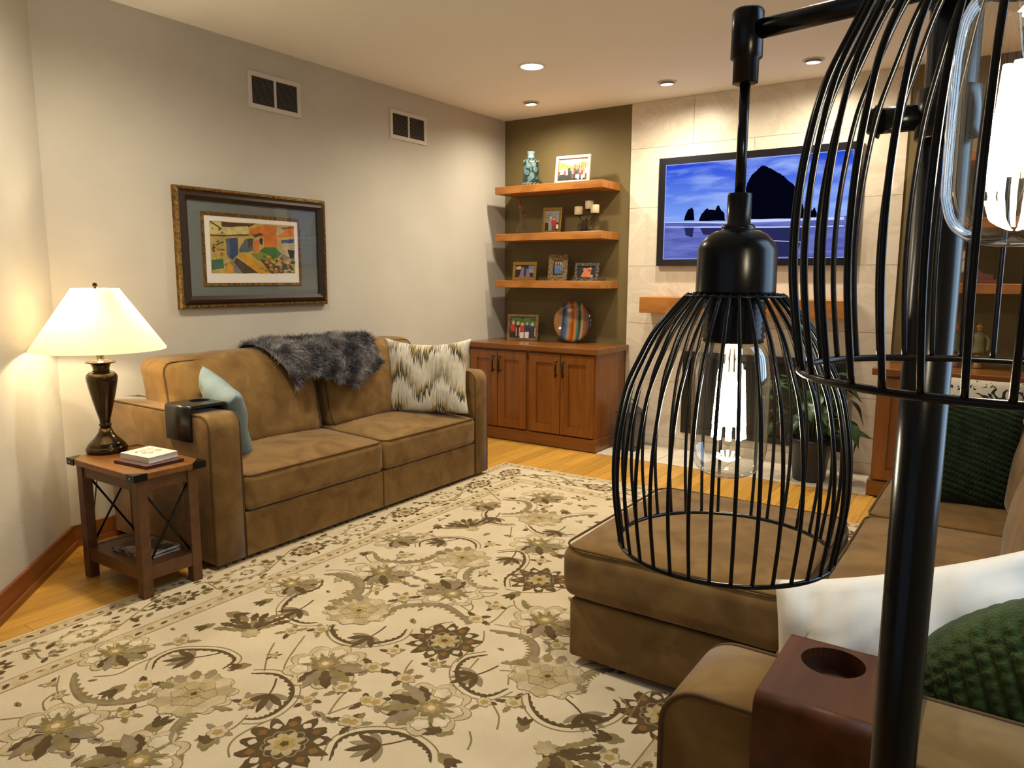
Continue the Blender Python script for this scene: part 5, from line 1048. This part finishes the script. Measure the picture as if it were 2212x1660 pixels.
for pts, w, c, inn in (([(50, 920), (75, 970), (160, 1000), (300, 995), (410, 965), (450, 920)], .018, 'brown', 1), ([(900, 925), (1080, 960), (1145, 1010), (1140, 1070), (1080, 1105), (960, 1105)], .040, 'olive', -1), ([(890, 1060), (780, 1080), (725, 1130), (730, 1200), (800, 1265), (900, 1285), (1000, 1245)], .018, 'brown', 1),
        ([(1110, 1270), (1130, 1350), (1200, 1420), (1330, 1455), (1500, 1430), (1590, 1380), (1600, 1330), (1570, 1305)], .018, 'brown', 1), ([(320, 860), (400, 800), (520, 785), (650, 790), (740, 840), (790, 890)], .036, 'olive', -1), ([(940, 500), (1060, 495), (1092, 540), (1060, 590), (990, 640), (985, 690)], .016, 'brown', -1),
        ([(900, 570), (800, 590), (770, 640), (830, 690), (950, 700)], .034, 'olive', 1), ([(270, 500), (300, 540), (420, 555), (540, 545), (620, 510), (630, 490)], .034, 'olive', 1), ([(520, 470), (530, 440), (640, 420), (760, 425), (820, 450), (825, 480)], .016, 'brown', -1), ([(0, 620), (100, 620), (190, 650), (200, 700), (130, 750), (40, 770)], .036, 'olive', -1),
        ([(960, 240), (880, 280), (900, 330), (960, 345), (1040, 345)], .016, 'brown', 1), ([(970, 210), (1090, 220), (1120, 250), (1060, 285), (960, 290)], .032, 'olive', -1), ([(1110, 350), (1160, 390), (1260, 405), (1370, 400)], .016, 'brown', 1), ([(30, 1640), (80, 1530), (200, 1485), (380, 1485), (500, 1530), (570, 1590), (580, 1650)], .018, 'brown', -1),
        ([(1420, 1270), (1385, 1240), (1400, 1190), (1470, 1150), (1580, 1145)], .040, 'olive', -1), ([(1080, 760), (1100, 800), (1200, 830), (1320, 810)], .030, 'olive', 1), ([(1270, 340), (1300, 310), (1400, 295), (1490, 295)], .026, 'olive', -1)): sickle(A7(pts), w, c, inn)
for pts, w, c, inn in (([(450, 720), (440, 800), (500, 880), (640, 905), (850, 880), (980, 820), (1030, 745)], .036, 'olive', 1), ([(910, 700), (940, 640), (1050, 590), (1180, 580), (1320, 590), (1400, 630), (1390, 660), (1330, 700)], .016, 'brown', -1), ([(1500, 725), (1650, 730), (1740, 790), (1740, 870), (1660, 950), (1560, 995), (1460, 1000)], .018, 'brown', -1),
        ([(1390, 945), (1230, 930), (1100, 1000), (1030, 1090), (1020, 1180), (1090, 1250)], .038, 'olive', 1), ([(1930, 160), (1900, 210), (1760, 260), (1690, 330), (1710, 380), (1800, 420), (1900, 420)], .018, 'brown', 1), ([(1990, 130), (2120, 170), (2160, 220), (2100, 275), (1960, 290)], .034, 'olive', -1), ([(1990, 430), (1985, 480), (2050, 530), (2200, 550)], .016, 'brown', 1)): sickle(A6(pts), w, c, inn)
for v in ([(500, 960), (600, 900), (700, 880)], [(720, 1100), (790, 1040), (860, 990), (870, 930)], [(1000, 1225), (1010, 1170), (1060, 1120)], [(1110, 1270), (1040, 1290), (960, 1290)], [(790, 770), (810, 800), (780, 830)], [(800, 740), (900, 740), (940, 725)], [(985, 700), (1100, 720), (1250, 715), (1310, 670)], [(620, 1060), (600, 1120)], [(30, 1380), (60, 1330), (120, 1260)], [(480, 1090), (440, 1150), (430, 1240)], [(1040, 790), (1000, 800), (940, 860), (880, 900)], [(130, 570), (220, 560), (250, 600)], [(840, 1080), (780, 1150)], [(1640, 1440), (1700, 1330), (1760, 1265), (1860, 1270)], [(780, 1580), (800, 1530), (790, 1480)], [(940, 1470), (950, 1400), (920, 1340)], [(1020, 360), (1010, 420)], [(880, 90+60), (960, 220)]): vine(A7(v))
for v in ([(180, 985), (0, 1005)], [(270, 950), (260, 900), (320, 850), (400, 825)], [(1370, 1230), (1370, 1160), (1440, 1090), (1600, 1010)], [(1960, 970), (2030, 870)], [(1960, 970), (2150, 900)], [(1690, 720), (1720, 640), (1820, 500)], [(1580, 710), (1600, 620), (1640, 540)], [(560, 745), (700, 730), (820, 670), (940, 620)], [(1480, 975), (1400, 1050), (1250, 1120)]): vine(A6(v))
vis_in = lambda x, y: 1.13 < x < 2.73 and RY0+0.38 < y < RY1-0.34
tries = 0
while tries < 4200:
    tries += 1; x, y = rr_.uniform(1.13, 2.73), rr_.uniform(RY0+.38, RY1-.36); big = y < -4.25 or (x > 2.35 and y > -3.1)
    r = rr_.choice([.13, .11, .06, .05]) if big else rr_.choice([.045, .035, .028])
    if any((x-a)**2+(y-b)**2 < (r+q+0.014)**2 for a, b, q in placed): continue
    if r > .1: put_(rr_.choice([palmette, peony, rosette, striped]), (x, y), r, rr_.uniform(0, 6))
    else: put_(rr_.choice([sflower, bud, sleaf, sleaf, sflower]), (x, y), r, rr_.uniform(0, 6))
o = g_f.build('floral_pattern', RM, rug, fix=False); o['kind'] = 'stuff'
# border: guard bands, lines and alternating medallions
cur[0] = g_b
def rect_ring(c, d0, d1, l):
    a = (RX0+d0, RX1-d0, RY0+d0, RY1-d0); b = (RX0+d1, RX1-d1, RY0+d1, RY1-d1)
    A = [(a[0], a[2]), (a[1], a[2]), (a[1], a[3]), (a[0], a[3])]; B = [(b[0], b[2]), (b[1], b[2]), (b[1], b[3]), (b[0], b[3])]
    cur[0].add([(x, y, zl(l)) for x, y in A+B], [(i, (i+1) % 4, 4+(i+1) % 4, 4+i) for i in range(4)], RI[c])
rect_ring('peach', 0.020, 0.068, 0); rect_ring('ochre_line', 0.068, 0.071, 1); rect_ring('ochre_line', 0.017, 0.020, 1); rect_ring('ochre_line', 0.280, 0.283, 1); rect_ring('peach', 0.283, 0.343, 0); rect_ring('ochre_line', 0.343, 0.347, 1)
def edge_pt(s, d):   # walk along a rectangle inset by d
    x0, x1, y0, y1 = RX0+d, RX1-d, RY0+d, RY1-d; w, h = x1-x0, y1-y0; s = s % (2*(w+h))
    if s < h: return (x0, y1-s), -math.pi/2
    s -= h
    if s < w: return (x0+s, y0), 0.0
    s -= w
    if s < h: return (x1, y0+s), math.pi/2
    return (x1-(s-h), y1), math.pi
per = 2*((RX1-RX0-0.35)+(RY1-RY0-0.35)); d0 = 0.175; nmed = round(per/0.32)
for k in range(nmed):
    s = (0.345+k*per/nmed); (c, a) = edge_pt(s, d0)
    if k % 2 == 0:
        blob('brown', *c, 0.098, 1, 12, .25, a, .62, jag=.1); blob('peach', *c, 0.072, 2, 10, .2, a, .6); blob('brown', *c, 0.050, 3, 8, .2, a, .6); blob('tan', *c, 0.044, 4, 8, .25, a, .6); blob('rust', *c, 0.020, 5, 6, .3, a)
    else:
        blob('olive', *c, 0.112, 0, 14, .25, a, .62, jag=.15); blob('tan', *c, 0.098, 1, 12, .2, a, .62); blob('cream', *c, 0.082, 2, 10, .15, a, .6); blob('olive', *c, 0.036, 3, 7, .35, a, .7); blob('cream', *c, 0.018, 4, 6, .2, a)
    (m1, a1) = edge_pt(s+per/nmed*0.5, d0)
    for q in range(9): aa = rr_.uniform(0, 6.28); p = pol(m1, rr_.uniform(.02, .075), aa); sleaf(p, rr_.uniform(.028, .05), rr_.uniform(0, 6.28), rr_.choice(['olive', 'brown', 'taupe', 'gold']))
    vine([edge_pt(s+per/nmed*t, d0+(0.065*math.sin(math.pi*t*2))*(1 if k % 2 else -1))[0] for t in (0.2, .35, .5, .65, .8)], .006, 'olive')
    for q in range(6): p, a2 = edge_pt(s+rr_.uniform(-.12, .12), d0+rr_.choice([-1, 1])*rr_.uniform(.07, .09)); sleaf(p, rr_.uniform(.025, .045), a2+rr_.uniform(-.7, .7), rr_.choice(['olive', 'brown', 'taupe']))
for d_, dens in ((0.044, .040), (0.313, .045)):
    per2 = 2*((RX1-RX0-2*d_)+(RY1-RY0-2*d_)); n = int(per2/dens)
    for k in range(n):
        p, a = edge_pt(k*per2/n, d_+rr_.uniform(-.010, .010)); (sleaf(p, rr_.uniform(.022, .034), a+rr_.uniform(-1, 1), rr_.choice(['olive', 'rust', 'gold', 'brown'])) if k % 3 else blob(rr_.choice(['olive', 'rust', 'gold']), *p, .014, 1, 5, .3, a))
o = g_b.build('border_pattern', RM, rug, fix=False); o['kind'] = 'stuff'
# ------------------------------------------------------------------ cage floor lamp by the camera
fa = thing('floor_lamp', (3.4193, -4.4388, 0), 'black metal floor lamp with hanging wire cage shades', 'lamp')
PXY = Vector((3.4170, -4.4388)); TXY = Vector((3.2775, -4.4120)); CXY = Vector((3.4600, -4.5985)); ZA1, ZA2 = 1.4092, 1.5852
G().lathe([(0.135, 0.0), (0.135, 0.012), (0.125, 0.020), (0.03, 0.026), (0.016, 0.040)], (PXY.x, PXY.y, 0.0), 40).build('base', BLACKM, fa)
G().tube([(PXY.x, PXY.y, 0.03), (PXY.x, PXY.y, 1.64)], 0.0150, 24).build('pole', BLACKM, fa)
G().lathe([(0.001, 1.650), (0.012, 1.648), (0.0165, 1.640), (0.0165, 1.630)], (PXY.x, PXY.y, 0), 20).build('finial', BLACKM, fa)
kd = (hit(1893, 243, 1, PXY.y)-Vector((PXY.x, PXY.y, 0))); kd.z = 0; kd.normalize()
zk = 1.329
g = G().lathe([(0.0152, -0.016), (0.0185, -0.015), (0.0185, 0.015), (0.0152, 0.016)], (PXY.x, PXY.y, zk), 24)
kb = Vector((PXY.x, PXY.y, zk)); g.tube([kb+kd*0.014, kb+kd*0.040], 0.0085, 16).tube([kb+kd*0.040, kb+kd*0.047], lambda t: 0.0115-0.004*t, 16).build('switch_knob', BLACKM, fa)
WIRE = BLACKM
wprof = [(0.0345, 1.2115), (0.0395, 1.2090), (0.0610, 1.1840), (0.0745, 1.1580), (0.0840, 1.1350), (0.0903, 1.1030), (0.0927, 1.0720), (0.0915, 1.0420), (0.0860, 1.0040)]
wpath = catmull([(r, 0, z-ZA1) for r, z in wprof], 5)
wire_me = G().tube([tuple(p) for p in wpath], 0.00150, 7).mesh('wire', WIRE)
FIL = emission('led_filament', (1.0, 0.82, 0.56), 90.0)
BULB = thin_glass('clear_bulb_glass', (0.95, 0.96, 0.95), 1.0, 2.0)
def head(xy, za, aoff):
    x, y = xy
    dv = Vector((xy.x-PXY.x, xy.y-PXY.y, 0)).normalized(); p0 = Vector((PXY.x, PXY.y, za))+dv*0.012; p1 = Vector((x, y, za))
    G().tube([p0, p1], 0.0072, 16).build('arm', BLACKM, fa)
    G().lathe([(0.0155, -0.014), (0.0185, -0.013), (0.0185, 0.013), (0.0155, 0.014)], (PXY.x, PXY.y, za), 24).build('collar', BLACKM, fa)
    G().lathe([(0.0105, 0.016), (0.0118, 0.014), (0.0118, -0.019), (0.0095, -0.0205), (0.0095, -0.0370), (0.0085, -0.0375)], (x, y, za), 24).build('elbow_joint', BLACKM, fa)
    G().tube([(x, y, za-0.036), (x, y, za-0.121)], 0.0040, 14).build('hanger_rod', BLACKM, fa)
    G().lathe([(0.0030, -0.1185), (0.0088, -0.1190), (0.0092, -0.1205), (0.0092, -0.1425), (0.0125, -0.1435), (0.0130, -0.1460), (0.0130, -0.1475), (0.0170, -0.1480), (0.0225, -0.1510), (0.0280, -0.1570), (0.0305, -0.1630), (0.0308, -0.1950), (0.0305, -0.1975)], (x, y, za), 36).build('socket_cap', BLACKM, fa)
    prof = [(0.0215, -0.196), (0.0240, -0.199)]
    for i in range(7): z = -0.203-i*0.0046; prof += [(0.0245, z), (0.0232, z-0.0023)]
    prof += [(0.0238, -0.2350), (0.0120, -0.2355)]
    G().lathe(prof, (x, y, za), 28).build('bulb_socket', BLACKM, fa)
    G().lathe([(0.0300, -0.1970), (0.0396, -0.1978), (0.0398, -0.1995), (0.0300, -0.1992)], (x, y, za), 40, cap=False).build('shade_flange', BLACKM, fa)
    g = G()
    rz, rr0 = wprof[-1][1]-ZA1, wprof[-1][0]
    g.tube([(x+rr0*math.cos(2*math.pi*i/64), y+rr0*math.sin(2*math.pi*i/64), za+rz) for i in range(64)], 0.0019, 8, closed=True)
    sh = g.build('cage_ring', BLACKM, fa)
    for k in range(36):
        o = bpy.data.objects.new('wire', wire_me); COL.objects.link(o); o.parent = sh; o.location = Vector((x, y, za))-wloc(sh); o.rotation_euler = (0, 0, aoff+k*2*math.pi/36)
    bp_ = [(0.0190, -0.2340), (0.0235, -0.2370), (0.0278, -0.2450), (0.0298, -0.2560), (0.0305, -0.2700), (0.0305, -0.3150), (0.0296, -0.3260), (0.0262, -0.3360), (0.0195, -0.3425), (0.0100, -0.3455), (0.0004, -0.3460)]
    bu = G().lathe([(p.x, p.y) for p in catmull([(a, b, 0) for a, b in bp_], 3)], (x, y, za), 36, cap=False).build('bulb', BULB, fa, fix=False)
    g = G()
    for k in range(8):
        a = k*math.pi/4+0.3; g.tube([(x+0.0085*math.cos(a), y+0.0085*math.sin(a), za-0.2680), (x+0.0115*math.cos(a), y+0.0115*math.sin(a), za-0.3140)], 0.0024, 7)
    g.build('filament', FIL, bu)
    G().lathe([(0.0085, -0.2350), (0.0060, -0.2500), (0.0038, -0.2640), (0.0022, -0.2680), (0.0015, -0.3150), (0.0022, -0.3180), (0.0004, -0.3260)], (x, y, za), 14, cap=False).build('glass_stem', thin_glass('stem_glass', (0.95, 0.93, 0.88), 1.0), bu, fix=False)
head(TXY, ZA1, 0.03)
head(CXY, ZA2, 0.06)
